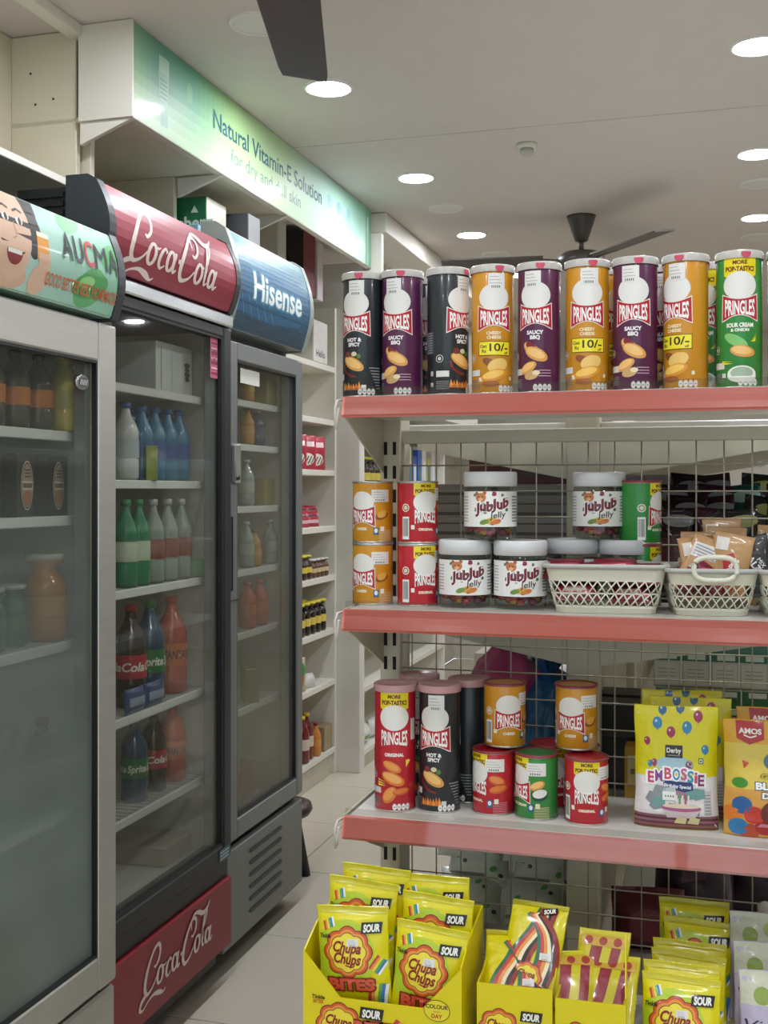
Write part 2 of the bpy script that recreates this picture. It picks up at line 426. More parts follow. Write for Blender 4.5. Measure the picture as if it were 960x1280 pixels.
# ceiling fans
fanm = M('fan_brown', '#4a433e', .4, var=.3, scale=14)
def mk_fan(up=0.0):
    t = thing('ceiling_fan', 'x', 'fan')
    MB().lathe([(.022, -.115), (.03, -.11), (.062, -.012), (.066, 0)], 24).build('ceiling_cup', fanm, t)
    MB().lathe([(.012, -.29+up), (.012, -.1)], 12).build('rod', fanm, t)
    mo = MB().lathe([(.02, -.37+up), (.085, -.365+up), (.105, -.345+up), (.105, -.315+up), (.08, -.295+up), (.02, -.285+up)], 28).build('motor', fanm, t)
    for k in range(3):
        a = 2*PI*k/3
        b = bmesh.new(); R = Matrix.Rotation(a, 4, 'Z')
        N = 10
        lo = []; hi = []
        for i in range(N+1):
            r = .17+.46*i/N; wd = .062-.010*i/N
            if i == N: wd -= .004
            tw = .16
            for s, L in ((-1, lo), (1, hi)):
                p = Vector((r, s*wd, -.33+up+s*wd*tw)); L.append((b.verts.new(R @ p), b.verts.new(R @ (p+Vector((0, 0, .006))))))
        for i in range(N):
            for q in (0, 1): b.faces.new((lo[i][q], lo[i+1][q], hi[i+1][q], hi[i][q]))
            b.faces.new((lo[i][0], lo[i+1][0], lo[i+1][1], lo[i][1])); b.faces.new((hi[i][0], hi[i+1][0], hi[i+1][1], hi[i][1]))
        for i in (0, N): b.faces.new((lo[i][0], hi[i][0], hi[i][1], lo[i][1]))
        m = MB(); m.b.free(); m.b = b; bl = m.build('blade', fanm, t)
        m = MB()
        for s in (-1, 1): m.bar(R @ Vector((.085, s*.02, -.33+up)), R @ Vector((.23, s*.035, -.328+up+.005*s)), .016, .005)
        m.build('blade_iron', fanm, bl)
    return t
fan = Proto(mk_fan)
fan.put((-.70, 1.75, CEIL), (0, 0, math.radians(106)), 'dark ceiling fan, one blade hanging into the top of the picture')
Proto(lambda: mk_fan(.13)).put((-.60, 5.19, CEIL), (0, 0, math.radians(-52)), 'dark ceiling fan far off, its cup and rod above the purple cans')

# ================================================================== WALL CABINETS AND SIGN
cab = thing('wall_cabinet', 'cream wall cabinet with open compartments over the drinks fridges', 'cabinet', (0, 0, 0))
def cb(name, x0, x1, y0, y1, z0, z1, m=creamlam, bev=.002): return MB().box(x0, x1, y0, y1, z0, z1, bev).build(name, m, cab)
cb('back_panel', -1.87, -1.85, 1.0, 2.72, 2.2, 2.648)
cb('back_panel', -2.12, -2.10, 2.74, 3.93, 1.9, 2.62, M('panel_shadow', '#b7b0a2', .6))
cb('side_panel', -1.85, -1.65, 2.70, 2.72, 2.2, 2.648)
cb('side_panel', -2.10, -1.63, 2.74, 2.76, 1.96, 2.62)
cb('divider', -2.10, -1.64, 3.25, 3.27, 1.96, 2.40)
cb('divider', -2.10, -1.64, 3.88, 3.90, 1.96, 2.40)
cb('shelf_board', -1.86, -1.62, 1.0, 2.70, 2.205, 2.225, whitelam)
cb('shelf_board', -2.10, -1.83, 2.76, 3.88, 1.96, 1.98)
cb('side_panel', -1.50, -1.43, 4.825, 4.86, 1.95, 2.55, whitelam)
cb('top_board', -2.10, -1.502, 2.70, 3.90, 2.40, 2.415)
cb('top_board', -2.10, -1.502, 3.90, 4.86, 2.625, 2.64)
for yy, zz in ((2.30, 2.50), (2.45, 2.40), (2.55, 2.52)):
    pass
for px_, pz in ((-1.79, 2.545), (-1.775, 2.46), (-1.72, 2.47)):
    MB().lathe([(.0035, 0), (.0035, .002)], 8).build('screw_hole', M('hole_dark', '#3a362f', .8), cab).matrix_local = Matrix.Translation((px_, 2.701, pz)) @ Matrix.Rotation(PI/2, 4, 'X')
# sign box above
sg = thing('sign_box', 'long white fascia box with a green printed sign, under the ceiling', 'sign', (0, 0, 0))
SX = -1.475
MB().box(-1.50, SX, 2.685, 4.82, 2.395, 2.648).build('box', whitelam, sg)
for y in (2.686, 3.252, 3.802): MB().prism([(-1.63, 2.394), (SX, 2.394), (-1.63, 2.335)], y, y+.014).build('gusset', whitelam, sg)
p = Pr()
W_, H_ = 2.125, .25
stops = [(0, '#7fae84'), (.07, '#5f9a86'), (.17, '#5fa483'), (.3, '#a3c68b'), (.5, '#b5d3a4'), (.68, '#b9d8cc'), (.85, '#a8d8c6'), (.97, '#93cfb6'), (1, '#64a585')]
def gcol(u):
    for (a, ca), (b_, cb_) in zip(stops, stops[1:]):
        if u <= b_:
            k = (u-a)/(b_-a); A = hx(ca); B = hx(cb_); return tuple(A[i]+(B[i]-A[i])*k for i in range(3))
    return hx(stops[-1][1])
for i in range(64):
    for j in range(8):
        u0, u1 = i/64, (i+1)/64; v = j/8
        c = gcol((u0+u1)/2); lt = hx('#cfdfb4'); k = max(0, .55-v)*1.0*(1 if u0 < .5 else .5)
        c = tuple(c[q]+(lt[q]-c[q])*k for q in range(3))
        p.rect(u0*W_, u1*W_, v*H_, (v+1/8)*H_, c, 0)
# faint pictured product at the near end, two text lines, soft emblems far end
p.poly([(.135, .17), (.20, .17), (.19, .09), (.145, .09)], '#8fb7a0', 1).rect(.14, .20, .17, .215, '#a5c8b0', 1).rect(.15, .19, .025, .075, '#79a890', 1)
for k in range(5): p.rect(.145, .19, .10+.012*k, .105+.012*k, '#6f9f8a', 2)
p.ell(.33, .17, .018, .03, '#79b08d', 1)
p.text('Natural Vitamin-E Solution', .98, .150, .058, '#2f6670', 2, w=.98, bold=.012)
p.text('for dry and dull skin', .93, .075, .046, '#6f9c90', 2, w=.62)
for cx in (1.56, 1.68, 1.80):
    p.ring(cx, .155, .020, .025, '#8dbdd0', 2); p.ell(cx, .157, .009, .014, '#8dbdd0', 2); p.rect(cx-.03, cx+.03, .10, .106, '#9cc9bd', 2)
p.rect(2.04, 2.12, 0, .25, '#7fbf9f', 1).rect(2.06, 2.08, 0, .21, '#c5e2d6', 2)
p.build('sign_print', PRINT('sign_vinyl', .5, .15), sg, lambda x, y, l: (SX+.0012+l*EPS*2, 2.69+x, 2.397+y))
# cover strips over the box end
MB().box(-1.63, SX+.004, 2.677, 2.685, 2.395, 2.648).build('end_cap', whitelam, sg)
# beam going on past the sign, lit shelves beneath it
bm_ = struct('trim_2', MB().box(-1.63, -1.42, 4.862, YB, 2.56, CEIL-.002, .003), whitelam)
fs = thing('far_wall_shelving', 'white shelving under the ceiling beam beyond the green sign', 'shelf', (0, 0, 0))
MB().box(-2.13, -2.11, 5.51, 9.2, 1.8, 2.55).build('back_panel', whitelam, fs)
for y in (5.55, 6.3, 7.05, 7.8): MB().box(-2.11, -1.62, y, y+.025, 1.86, 2.555).build('divider', whitelam, fs)
for z in (1.84,): MB().box(-2.11, -1.6, 5.51, 9.2, z, z+.025).build('shelf_board', whitelam, fs)

# ================================================================== BACK WALL SHELVING (left of the aisle, beyond the fridges)
def wall_shelf(label, x0, x1, y0, y1, zs, ztop, face=True):
    t = thing('wall_shelf_unit', label, 'shelf', ((x0+x1)/2, y0, 0)); ox, oy = (x0+x1)/2, y0
    def B(n, a, b, c, d, e, f, m=whitelam): return MB().box(a-ox, b-ox, c-oy, d-oy, e, f, .002).build(n, m, t)
    B('back_panel', x0, x0+.02, y0, y1, 0, ztop, creamlam)
    B('side_panel', x0+.02, x1, y0, y0+.025, 0, ztop); B('side_panel', x0+.02, x1, y1-.025, y1, 0, ztop)
    for z in zs: B('shelf_board', x0+.02, x1, y0+.025, y1-.025, z-.028, z)
    B('plinth', x1-.04, x1-.015, y0+.025, y1-.025, 0, zs[0]-.028, M('plinth_white', '#bdb6a6', .6, var=.15, scale=14))
    return t
ZS = [.135, .475, .73, .995, 1.24, 1.515, 1.765, 2.03]
wall_shelf('white wall shelving beside the third fridge, filled with jars and packets', -2.13, -1.85, 3.95, 5.45, ZS, 2.33)
struct('trim_3', MB().box(-2.13, -1.728, 5.452, 5.50, 0, 2.555, .003), M('pillar_white', '#cfccc4', .6, var=.1, scale=9))
wall_shelf('white wall shelving past the narrow pillar at the far end', -2.13, -1.73, 5.51, 7.3, [.10, .42, .72, 1.02, 1.42], 1.75)
# ================================================================== FRIDGES   local frame: x out of the door (front at 0), y along the wall, z up
alum = M('brushed_aluminium', '#c4c2ba', .38, .55, var=.08, scale=6, stretch=(1, 1, 14))
steel = M('grey_steel', '#7d807e', .4, .35, var=.06, scale=8)
dsteel = M('dark_steel', '#55595a', .42, .35, var=.06)
blackp = M('black_plastic', '#1d1f21', .4, var=.1)
darkp = M('charcoal_plastic', '#33373c', .45, var=.08)
fwhite = M('fridge_liner', '#c8c8bf', .5, var=.04)
wirem = M('white_wire', '#dfe2df', .4, var=.03)
chrome = M('chrome', '#c9ccce', .2, .9, var=.03)
def fridge(label, loc, W, D, H, zb, zt, body, frame, glass, stile_l, stile_r, rail_b, rail_t, shelves, cprof, cmat, capmat, door_mat=None, ch=(0, 0)):
    "zb..zt: door bottom and top; cprof: canopy outline (x, z)"
    t = thing('drinks_fridge', label, 'fridge', loc)
    b = MB()
    b.box(-D, -.062, 0, .03, .06, H); b.box(-D, -.062, W-.03, W, .06, H); b.box(-D, -D+.03, .03, W-.03, .06, H)
    b.box(-D+.03, -.062, .03, W-.03, .06, zb+.01); b.box(-D+.03, -.062, .03, W-.03, zt-.01, H)
    b.build('cabinet', body, t)
    b = MB()
    b.box(-D+.031, -D+.036, .036, W-.036, zb+.012, zt-.012); b.box(-D+.031, -.07, .031, .036, zb+.012, zt-.012); b.box(-D+.031, -.07, W-.036, W-.031, zb+.012, zt-.012)
    b.box(-D+.031, -.07, .03, W-.03, zb+.011, zb+.016)
    b.build('liner', fwhite, t)
    for y in (.06, W-.06):
        MB().lathe([(.02, 0), (.02, .06)], 10, (-.12, y, 0)).lathe([(.02, 0), (.02, .06)], 10, (-D+.1, y, 0)).build('foot', blackp, t)
    # door
    d = MB(); x0, x1 = -.058, 0
    d.box(x0, x1, 0, stile_l, zb, zt, .006, 2); d.box(x0, x1, W-stile_r, W, zb, zt, .006, 2)
    d.box(x0, x1-.001, stile_l, W-stile_r, zb, zb+rail_b, .004); d.box(x0, x1-.001, stile_l, W-stile_r, zt-rail_t, zt, .004)
    do = d.build('door', frame, t)
    g = MB().box(-.022, -.016, stile_l-.004, W-stile_r+.004, zb+rail_b-.004, zt-rail_t+.004).build('door_glass', glass, do)
    k = MB()
    y0, y1, z0, z1 = stile_l, W-stile_r, zb+rail_b, zt-rail_t
    for a in ((y0, y0+.006, z0, z1), (y1-.006, y1, z0, z1), (y0+.006, y1-.006, z0, z0+.006), (y0+.006, y1-.006, z1-.006, z1)): k.box(-.015, -.004, *a)
    k.build('gasket', blackp, do)
    # spacer frame inside the double glazing, seen through the pane
    k = MB()
    for a in ((y0-.0, y0+.02, z0, z1), (y1-.02, y1, z0, z1)): k.box(-.05, -.024, *a)
    k.build('inner_frame', M('spacer_grey', '#8f9492', .4, .3), do)
    for z in shelves:
        s = MB()
        s.box(-.075, -.066, .045, W-.045, z-.022, z, .002)
        n = int((W-.1)/.028)
        for i in range(n+1):
            yy = .048+(W-.096)*i/n; s.box(-D+.06, -.075, yy-.002, yy+.002, z-.006, z-.001)
        s.box(-D+.06, -D+.067, .045, W-.045, z-.006, z)
        s.build('wire_shelf', wirem, t)
    # canopy
    n = len(cprof)
    c0, c1 = ch
    MB().prism(cprof, c0+.03, W-c1-.03).build('canopy', cmat, t)
    cx = sum(a for a, _ in cprof)/n; cz = sum(b_ for _, b_ in cprof)/n
    big = [(cx+(a-cx)*1.03+.003, cz+(b_-cz)*1.03) for a, b_ in cprof]
    for a, b_ in ((c0, c0+.03), (W-c1-.03, W-c1)): MB().prism(big, a, b_).build('canopy_end_cap', capmat, t)
    return t, do
def canopy_map(front, W, lift=.002):
    "front: list of (x, z) from bottom to top along the bulging face; print coords x = along wall, y = arc height"
    seg = [0]
    for (a, b), (c, d) in zip(front, front[1:]): seg.append(seg[-1]+math.hypot(c-a, d-b))
    def f(x, y, l):
        i = 0
        while i < len(seg)-2 and y > seg[i+1]: i += 1
        k = (y-seg[i])/(seg[i+1]-seg[i]); (a, b), (c, d) = front[i], front[i+1]
        nx, nz = d-b, -(c-a); q = math.hypot(nx, nz)
        o = lift+l*.00012
        return (a+(c-a)*k+nx/q*o, x, b+(d-b)*k+nz/q*o)
    return f, seg[-1]
def front_arc(xb, zb, xt, zt, bulge, n=10):
    "bulging face from bottom (xb,zb) to top (xt,zt)"
    out = []
    for i in range(n+1):
        k = i/n; s = math.sin(PI*k)*bulge
        dx, dz = xt-xb, zt-zb; q = math.hypot(dx, dz)
        out.append((xb+dx*k+dz/q*s, zb+dz*k-dx/q*s))
    return out
vinyl = PRINT('canopy_print', .42, .15)
# ---- first fridge (nearest): aluminium door, pale green canopy with a printed face
A_W, A_Y1 = .80, 2.295
fa = front_arc(.0, 1.80, -.006, 1.985, .022)
glA = GLASS('door_glass_misted', haze=.55, hazecol='#b4bfba', lo=.75, hi=1.45, hscale=2.2)
fA, dA = fridge('nearest drinks fridge, aluminium door and pale green canopy with a laughing face', (-1.30, A_Y1-A_W, 0), A_W, .70, 1.83, .324, 1.786, darkp, alum, glA, .075, .075, .075, .085,
           [.72, 1.09, 1.363, 1.547], [(-.16, 1.80)]+fa+[(-.06, 2.0), (-.16, 2.0)], M('canopy_pale', '#a9cdb8', .4), darkp)
fn, LN_ = canopy_map(fa, A_W)
p = Pr()
for i in range(32):
    u = i/32; a, b = hx('#bcd8d2'), hx('#86c0a0'); k = max(0, (u-.3)/.7)
    p.rect(.03+(A_W-.06)*u, .03+(A_W-.06)*(u+1/32), .004, LN_-.004, tuple(a[q]+(b[q]-a[q])*k for q in range(3)), 0)
for cx, cy, r in ((.60, .19, .06), (.70, .21, .05), (.66, .05, .07), (.745, .13, .05)): p.ell(cx, cy, r*.9, r*.55, '#5fae6c', 1, rot=.5)
p.ell(.66, .055, .07, .028, '#4f9f57', 2, rot=.25).ell(.645, .060, .03, .012, '#8fcf7f', 3, rot=.25)
q0 = len(p.it)
# printed portrait: hair, ear, face, features, hand with a drink
p.ell(.335, .165, .095, .095, '#2a2422', 1).ell(.405, .12, .03, .05, '#2a2422', 1)
p.ell(.325, .115, .068, .098, '#dcb79c', 2, rot=.06).ell(.30, .03, .085, .03, '#d8b093', 1)
p.ell(.33, .075, .03, .026, '#8c2f2c', 4, a0=PI, a1=2*PI).rect(.304, .356, .070, .078, '#f3efe8', 5)
for ex in (.30, .352): p.ell(ex, .135, .013, .008, '#f2eee6', 4).ell(ex+.002, .135, .006, .008, '#2a201c', 5).stroke([(ex-.018, .153), (ex, .160), (ex+.018, .155)], .005, '#3a2a22', 4)
p.stroke([(.328, .13), (.336, .103), (.322, .098)], .004, '#b98d72', 4)
p.ell(.43, .035, .04, .028, '#dcb79c', 5, rot=.6)
p.rect(.415, .462, .075, .125, '#e29a34', 4).rect(.415, .462, .118, .128, '#f3e6cf', 5)
for k in range(4): p.ell(.428+.011*k, .072, .007, .018, '#dcb79c', 6, rot=.1)
p.it[q0:] = [([(.385+.86*(x-.33), y*1.0) for x, y in V], F, c, l) for V, F, c, l in p.it[q0:]]
for t_, cx, wd, cc in (('A', .566, .038, '#1f2730'), ('U', .609, .034, '#1f2730'), ('C', .650, .034, '#c43a38'), ('M', .698, .050, '#1f2730'), ('A', .749, .038, '#1f2730')):
    p.text(t_, cx, .122, .056, cc, 20, w=wd, bold=.0 if t_ == 'M' else .015)
p.text('GOOD BETTER BEST HOMEMADE', .630, .044, .026, '#cf6b3d', 20, w=.275, bold=.01)
p.clip(.031, A_W-.031, .003, LN_-.003)
p.build('canopy_print', vinyl, fA, fn, gy=.02)
MB().box(-.40, -.23, .10, A_W-.1, 1.865, 1.90).build('top_cover', darkp, fA)
# grille on the roof, base vent, badge on the glass
pl = MB().box(-.05, -.004, .0, A_W, .06, .312, .006).build('base_panel', alum, fA)
for k in range(6):
    MB().box(-.004, .0005, .12, A_W-.06, .085+.026*k, .097+.026*k).build('vent_slot', blackp, pl)
bd = MB().lathe([(.026, 0), (.026, .003), (.022, .005)], 24).build('badge', chrome, dA)
bd.matrix_local = Matrix.Translation((-.014, A_W-.125, 1.650)) @ Matrix.Rotation(PI/2, 4, 'Y') @ Matrix.Diagonal((.68, 1, 1, 1))
b2 = Pr(); b2.ell(0, 0, .019, .011, '#4a4f52', 0)
for k in range(5): b2.stroke([(-.013+.006*k, -.006), (-.009+.006*k, .006)], .002, '#dfe3e4', 1)
b2.build('badge_print', vinyl, dA, lambda x, y, l: (-.0085+l*EPS, A_W-.125+x, 1.650+y))
# ---- second fridge: black frame, red canopy with script, red base panel
B_W, B_Y0 = .742, 2.318
fb = front_arc(.0, 1.930, -.008, 2.128, .030)
glB = GLASS('door_glass_clear', haze=.17, hazecol='#aaa89c', lo=.4, hi=1.2)
fB, dB = fridge('second drinks fridge, black frame with red script canopy and red base panel', (-1.36, B_Y0, 0), B_W, .66, 1.93, .36, 1.885, blackp, blackp, glB, .06, .055, .045, .03,
           [.597, .85, 1.169, 1.444, 1.685], [(-.085, 1.93)]+fb+[(-.03, 2.14), (-.085, 2.14)], M('canopy_red', '#8f2a36', .4), darkp)
fn, LN_ = canopy_map(fb, B_W)
p = Pr(); p.rect(.03, B_W-.03, .002, LN_-.002, '#962438', 0)
for i in range(10): p.rect(.03, B_W-.03, .002+.02*i, .022+.02*i, tuple(c*(.92+.16*rnd.random()) for c in hx('#982539')), 1)
p.add(script_logo('#e9d9d2'), .095, .044, .114, 2, 0, .18)
p.clip(.031, B_W-.031, .002, LN_-.002)
p.build('canopy_print', vinyl, fB, fn, gy=.02)
MB().box(-.02, .006, .0, B_W, 1.888, 1.922, .004).build('chrome_strip', chrome, fB)
g = MB(); g.box(-.22, -.09, .012, B_W-.05, 1.935, 2.12)
for k in range(8): g.box(-.215, -.095, .006, .013, 1.95+.021*k, 1.962+.021*k)
g.build('roof_grille', blackp, fB)
kp = MB().box(-.06, -.012, 0, B_W, .30, .358, .003).build('black_louver', blackp, fB)
pl = MB().box(-.05, 0, 0, B_W, .105, .302, .004).build('base_panel', M('panel_red', '#8e2430', .4), fB)
p = Pr(); p.add(script_logo('#e6d6d2'), .205, .068, .092, 0, 0, .18)
p.build('base_print', vinyl, pl, lambda x, y, l: (.0008+l*EPS, x, .105+y))
MB().box(-.12, -.05, 0, B_W, .04, .105).build('kick_plate', blackp, fB)
st = MB().box(-.0145, -.0135, B_W-.115, B_W-.068, 1.735, 1.850).build('sticker', M('sticker_pink', '#c2607a', .5), dB)
p = Pr()
for k in range(7): p.rect(.004, .043, .012+.014*k, .016+.014*k+(.004 if k in (2, 4) else 0), '#e6c2cb' if k % 2 else '#7e3247', 1)
p.ring(.0235, .065, .010, .013, '#7e3247', 2)
p.build('sticker_print', vinyl, dB, lambda x, y, l: (-.0128+l*EPS, B_W-.115+x, 1.735+y))
p = Pr(); p.rect(0, .07, 0, .035, '#49636f', 0)
for k in range(3): p.rect(.006, .064, .006+.009*k, .010+.009*k, '#9fb4bb', 1)
p.build('maker_plate', vinyl, dB, lambda x, y, l: (.0008+l*EPS, B_W-.085+x, .362+y))
# ---- third fridge: grey steel, blue canopy
C_W, C_Y0 = .655, 3.062
fc = front_arc(.004, 1.895, .0, 2.18, .035)
glC = GLASS('door_glass_grey', haze=.34, hazecol='#a5a192', lo=.45, hi=1.6)
fC, dC = fridge('third drinks fridge, grey steel with a blue canopy and louvred base', (-1.385, C_Y0, 0), C_W, .62, 1.92, .375, 1.862, dsteel, steel, glC, .10, .055, .06, .055,
           [.726, .967, 1.166, 1.367, 1.565, 1.705], [(-.075, 1.895)]+fc+[(-.03, 2.2), (-.075, 2.2)], M('canopy_grey', '#aab2ac', .4), M('cap_grey', '#9aa29c', .4))
fn, LN_ = canopy_map(fc, C_W)
p = Pr()
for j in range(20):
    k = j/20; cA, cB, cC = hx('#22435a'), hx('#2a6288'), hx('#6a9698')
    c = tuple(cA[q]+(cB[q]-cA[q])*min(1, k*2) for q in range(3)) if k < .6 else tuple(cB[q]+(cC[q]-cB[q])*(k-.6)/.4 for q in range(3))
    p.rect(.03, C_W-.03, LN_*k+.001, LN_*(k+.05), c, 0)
p.poly([(.03, .10), (.20, .14), (.40, .11), (.55, .13), (.55, .07), (.3, .05), (.03, .06)], '#2a628a', 1)
for k in range(5): p.stroke([(.05+.05*k, .11), (.09+.06*k, .05)], .002, '#7fb0c9', 2)
p.text('Hisense', C_W/2+.01, .150, .082, '#e8efee', 3, w=.40, bold=.02, outline=('#4f8fa8', .05))
p.clip(.031, C_W-.031, .002, LN_-.002)
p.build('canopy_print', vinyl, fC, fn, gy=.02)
hd = MB().box(-.002, .014, .052, .094, 1.44, 1.555, .004).build('lock_plate', chrome, dC)
MB().lathe([(.007, 0), (.007, .004)], 12).build('lock_eye', blackp, dC).matrix_local = Matrix.Translation((.014, .07, 1.455)) @ Matrix.Rotation(PI/2, 4, 'Y')
hp = MB(); hp.box(.0005, .003, .035, .055, 1.12, 1.34, .004); hp.build('door_pull', blackp, dC)
MB().box(0.0004, .0015, .0, .10, 1.09, 1.093).build('stile_seam', blackp, dC)
MB().box(-.10, -.03, 0, C_W, .345, .372).build('black_gap', blackp, fC)
pl = MB().box(-.06, -.002, 0, C_W, .065, .352, .004).build('base_panel', steel, fC)
for k in range(6):
    q = MB(); y0 = .20; z = .118+.037*k
    q.prism([(y0, z), (y0+.25, z), (y0+.262, z+.006), (y0+.25, z+.013), (y0, z+.013), (y0-.012, z+.006)], -.003, .0006, 'x'); q.build('vent_slot', blackp, pl)
pp = MB().box(-.0145, -.0138, .15, .30, 1.745, 1.79).build('paper_note', M('paper', '#cfd0c8', .8), dC)
# low dark stool poking out behind the third fridge
so = thing('stool', 'low dark stool mostly hidden behind the third fridge', 'stool', (-1.555, 3.92, 0))
MB().lathe([(.09, .225), (.115, .232), (.125, .25), (.12, .268), (.09, .275)], 24).build('seat', M('stool_brown', '#3d2a26', .4), so)
for a in range(4): MB().tube([(.06*math.cos(a*PI/2+.4), .06*math.sin(a*PI/2+.4), .226), (.10*math.cos(a*PI/2+.4), .10*math.sin(a*PI/2+.4), .0)], .018, 8).build('leg', blackp, so)
# ================================================================== GONDOLA END SHELVING
GX0, GX1 = -.585, .62
ivory = M('ivory_enamel', '#c9c3b0', .4, var=.05, scale=9)
shelfw = M('shelf_white', '#d3d1ca', .3, var=.04, scale=7)
railm = M('price_rail_red', '#ea766b', .3, var=.07, scale=5, coat=.5, stretch=(.4, 1, 30))
clearm = GLASS('clear_plastic', '#f2f2f0', gloss=1.3)
dark = M('slot_dark', '#17140f', .8)
wire = M('mesh_wire', '#a79f8e', .45, .3, var=.08, scale=20)
g = thing('gondola_shelf', 'ivory end shelf unit with red price rails, wire mesh back and stacked snacks', 'shelf', (0, 0, 0))
YR, YM = 1.79, 2.05          # rail front, mesh
def upright(x, y, w_, d_, z1, parent, slots=True):
    u = MB().box(x-w_/2, x+w_/2, y, y+d_, 0, z1, .002).build('upright', ivory, parent)
    if slots:
        q = MB()
        k = 0
        z = .12
        while z < z1-.08:
            for s in (-1, 1): q.box(x+s*.0085-.0032, x+s*.0085+.0032, y-.0006, y+.003, z, z+.024)
            z += .044
        q.build('slots', dark, u)
upright(-.585, 2.03, .038, .07, 1.60, g)
upright(.60, 2.03, .038, .07, 1.60, g)
MB().box(-.57, .60, 2.045, 2.065, 1.505, 1.53, .002).build('top_crossbar', ivory, g)
q = MB()
x = -.548
while x < .59:
    q.tube([(x, YM, .56), (x, YM, 1.505)], .0014, 5); x += .0462
q.build('mesh_upright_wires', wire, g)
q = MB(); z = .575
while z < 1.5:
    q.tube([(-.566, YM-.0028, z), (.585, YM-.0028, z)], .0014, 5); z += .0468
q.build('mesh_cross_wires', wire, g)
SHZ = [1.575, 1.224, .882]
for n_, zs in enumerate(SHZ):
    yb = YM-.012
    s = MB().box(GX0-.005, GX1, YR+.012, yb, zs-.028, zs, .002).build('shelf_board', shelfw, g)
    # shaped price rail: curved red strip in a clear holder
    prof = [(YR+.012, zs-.034), (YR-.004, zs-.0365), (YR-.0075, zs-.032), (YR-.0045, zs-.022), (YR-.001, zs-.012), (YR+.001, zs-.002), (YR+.012, zs-.001)]
    MB().prism(prof, GX0-.012, GX1, 'x').build('price_rail', railm, s, None)
    q = MB(); q.prism([(YR-.0100, zs-.035), (YR-.0088, zs-.035), (YR-.0005, zs+.002), (YR+.004, zs+.013), (YR+.003, zs+.013), (YR-.0015, zs+.003)], GX0-.008, GX1, 'x'); q.build('clear_rail_cover', clearm, s)
    for xx in (GX0-.016, GX1):
        MB().prism([(YR+.016, zs-.002), (YR+.016, zs-.034), (2.03, zs-.124), (2.03, zs-.002)], xx, xx+.0035, 'x').build('bracket', ivory, s)
    # end hook of the rail
    MB().tube([(GX0-.014, YR+.014, zs-.006), (GX0-.02, YR-.002, zs-.008), (GX0-.024, YR-.006, zs-.02), (GX0-.026, YR+.004, zs-.055), (GX0-.026, YR+.009, zs-.052), (GX0-.02, YR+.003, zs-.02)], .0022, 6).build('rail_end_clip', whitelam, s)
# deck
DZ = .54
s = MB().box(GX0-.04, GX1, 1.60, YM-.012, DZ-.03, DZ, .002).build('shelf_board', shelfw, g)
MB().prism([(1.612, DZ-.044), (1.592, DZ-.046), (1.589, DZ-.03), (1.597, DZ-.002), (1.612, DZ-.001)], GX0-.04, GX1, 'x').build('price_rail', railm, s)
MB().box(GX0+.02, GX1-.03, 1.66, 2.03, .0, DZ-.03, .003).build('base_plinth', ivory, g)
# ---- double-sided run of shelving behind it (its spine runs away from the camera)
r = thing('gondola_run', 'ivory double sided shelving running away behind the wire mesh', 'shelf', (0, 0, 0))
SPX = -.243
for y in (2.125, 3.05, 3.95, 4.8):
    MB().box(SPX-.03, SPX+.03, y, y+.05, 0, 1.60, .003).build('upright', ivory, r)
RZ = [(1.545, .34), (1.20, .335), (.845, .335), (.53, .335), (.2, .36)]
MB().box(SPX-.008, SPX+.008, 2.175, 4.8, .15, 1.55).build('back_panel', M('spine_panel', '#b5ae9d', .6), r)
for z, dd in RZ:
    for sd in (-1, 1):
        if sd == 1: dd = .39
        a, b = sorted((SPX+sd*.031, SPX+sd*dd))
        sh = MB().box(a, b, 2.14, 4.85, z-.025, z, .002).build('shelf_board', shelfw, r)
        e = SPX+sd*dd
        MB().box(min(e, e+sd*.01), max(e, e+sd*.01), 2.14, 4.85, z-.04, z+.002, .002).build('price_rail', M('rail_white', '#cfd0cc', .35), sh)
        for y in (2.131, 3.04, 3.94):
            MB().prism([(SPX+sd*.031, z-.027), (SPX+sd*.031, z-.105), (SPX+sd*dd*.93, z-.048), (SPX+sd*dd*.93, z-.027)], y, y+.004).build('bracket', ivory, sh)

# ================================================================== CRISP CANS
canprint = PRINT('can_print', .35, .3)
canrim = M('tin_rim', '#c8c6c0', .3, .85, var=.03)
lidm = M('lid_plastic', '#bdb9b3', .3, var=.03)
CANC = {'gold': '#cf8f1e', 'purple': '#561f47', 'black': '#23292d', 'green': '#2f8a3c', 'red': '#bd1b2c'}
R = .0345
def chip(p, cx, cy, rx, ry, rot, l, c0='#d99a4a', c1='#edbf74'):
    p.ell(cx, cy, rx, ry, c0, l, rot=rot).ell(cx-rx*.06, cy+ry*.14, rx*.82, ry*.68, c1, l+1, rot=rot)
def wordmark(p, cx, cy, w, h, l, bow='#b5182b'):
    n = 12
    up = [(-w/2+w*i/n, h*(.40+.22*(abs(2*i/n-1))**2)) for i in range(n+1)]
    dn = [(-w/2+w*i/n, -h*(.40+.24*(abs(2*i/n-1))**2)+h*.05*(1-abs(2*i/n-1))) for i in range(n+1)]
    up[0] = (up[0][0]-w*.03, up[0][1]); up[-1] = (up[-1][0]+w*.03, up[-1][1]); dn[0] = (dn[0][0]-w*.05, dn[0][1]); dn[-1] = (dn[-1][0]+w*.05, dn[-1][1])
    if bow:
        big = [(cx+x*1.05, cy+y*1.12) for x, y in up+dn[::-1]]; p.poly(big, '#e9e2da', l).poly([(cx+x, cy+y) for x, y in up+dn[::-1]], bow, l+1)
    p.text('PRINGLES', cx, cy, h*.64, '#f7f4f0', l+2, w=w*.90, bold=.03, warp=lambda X, Y: (X, Y*(1+.42*(2*X/w)**2)))
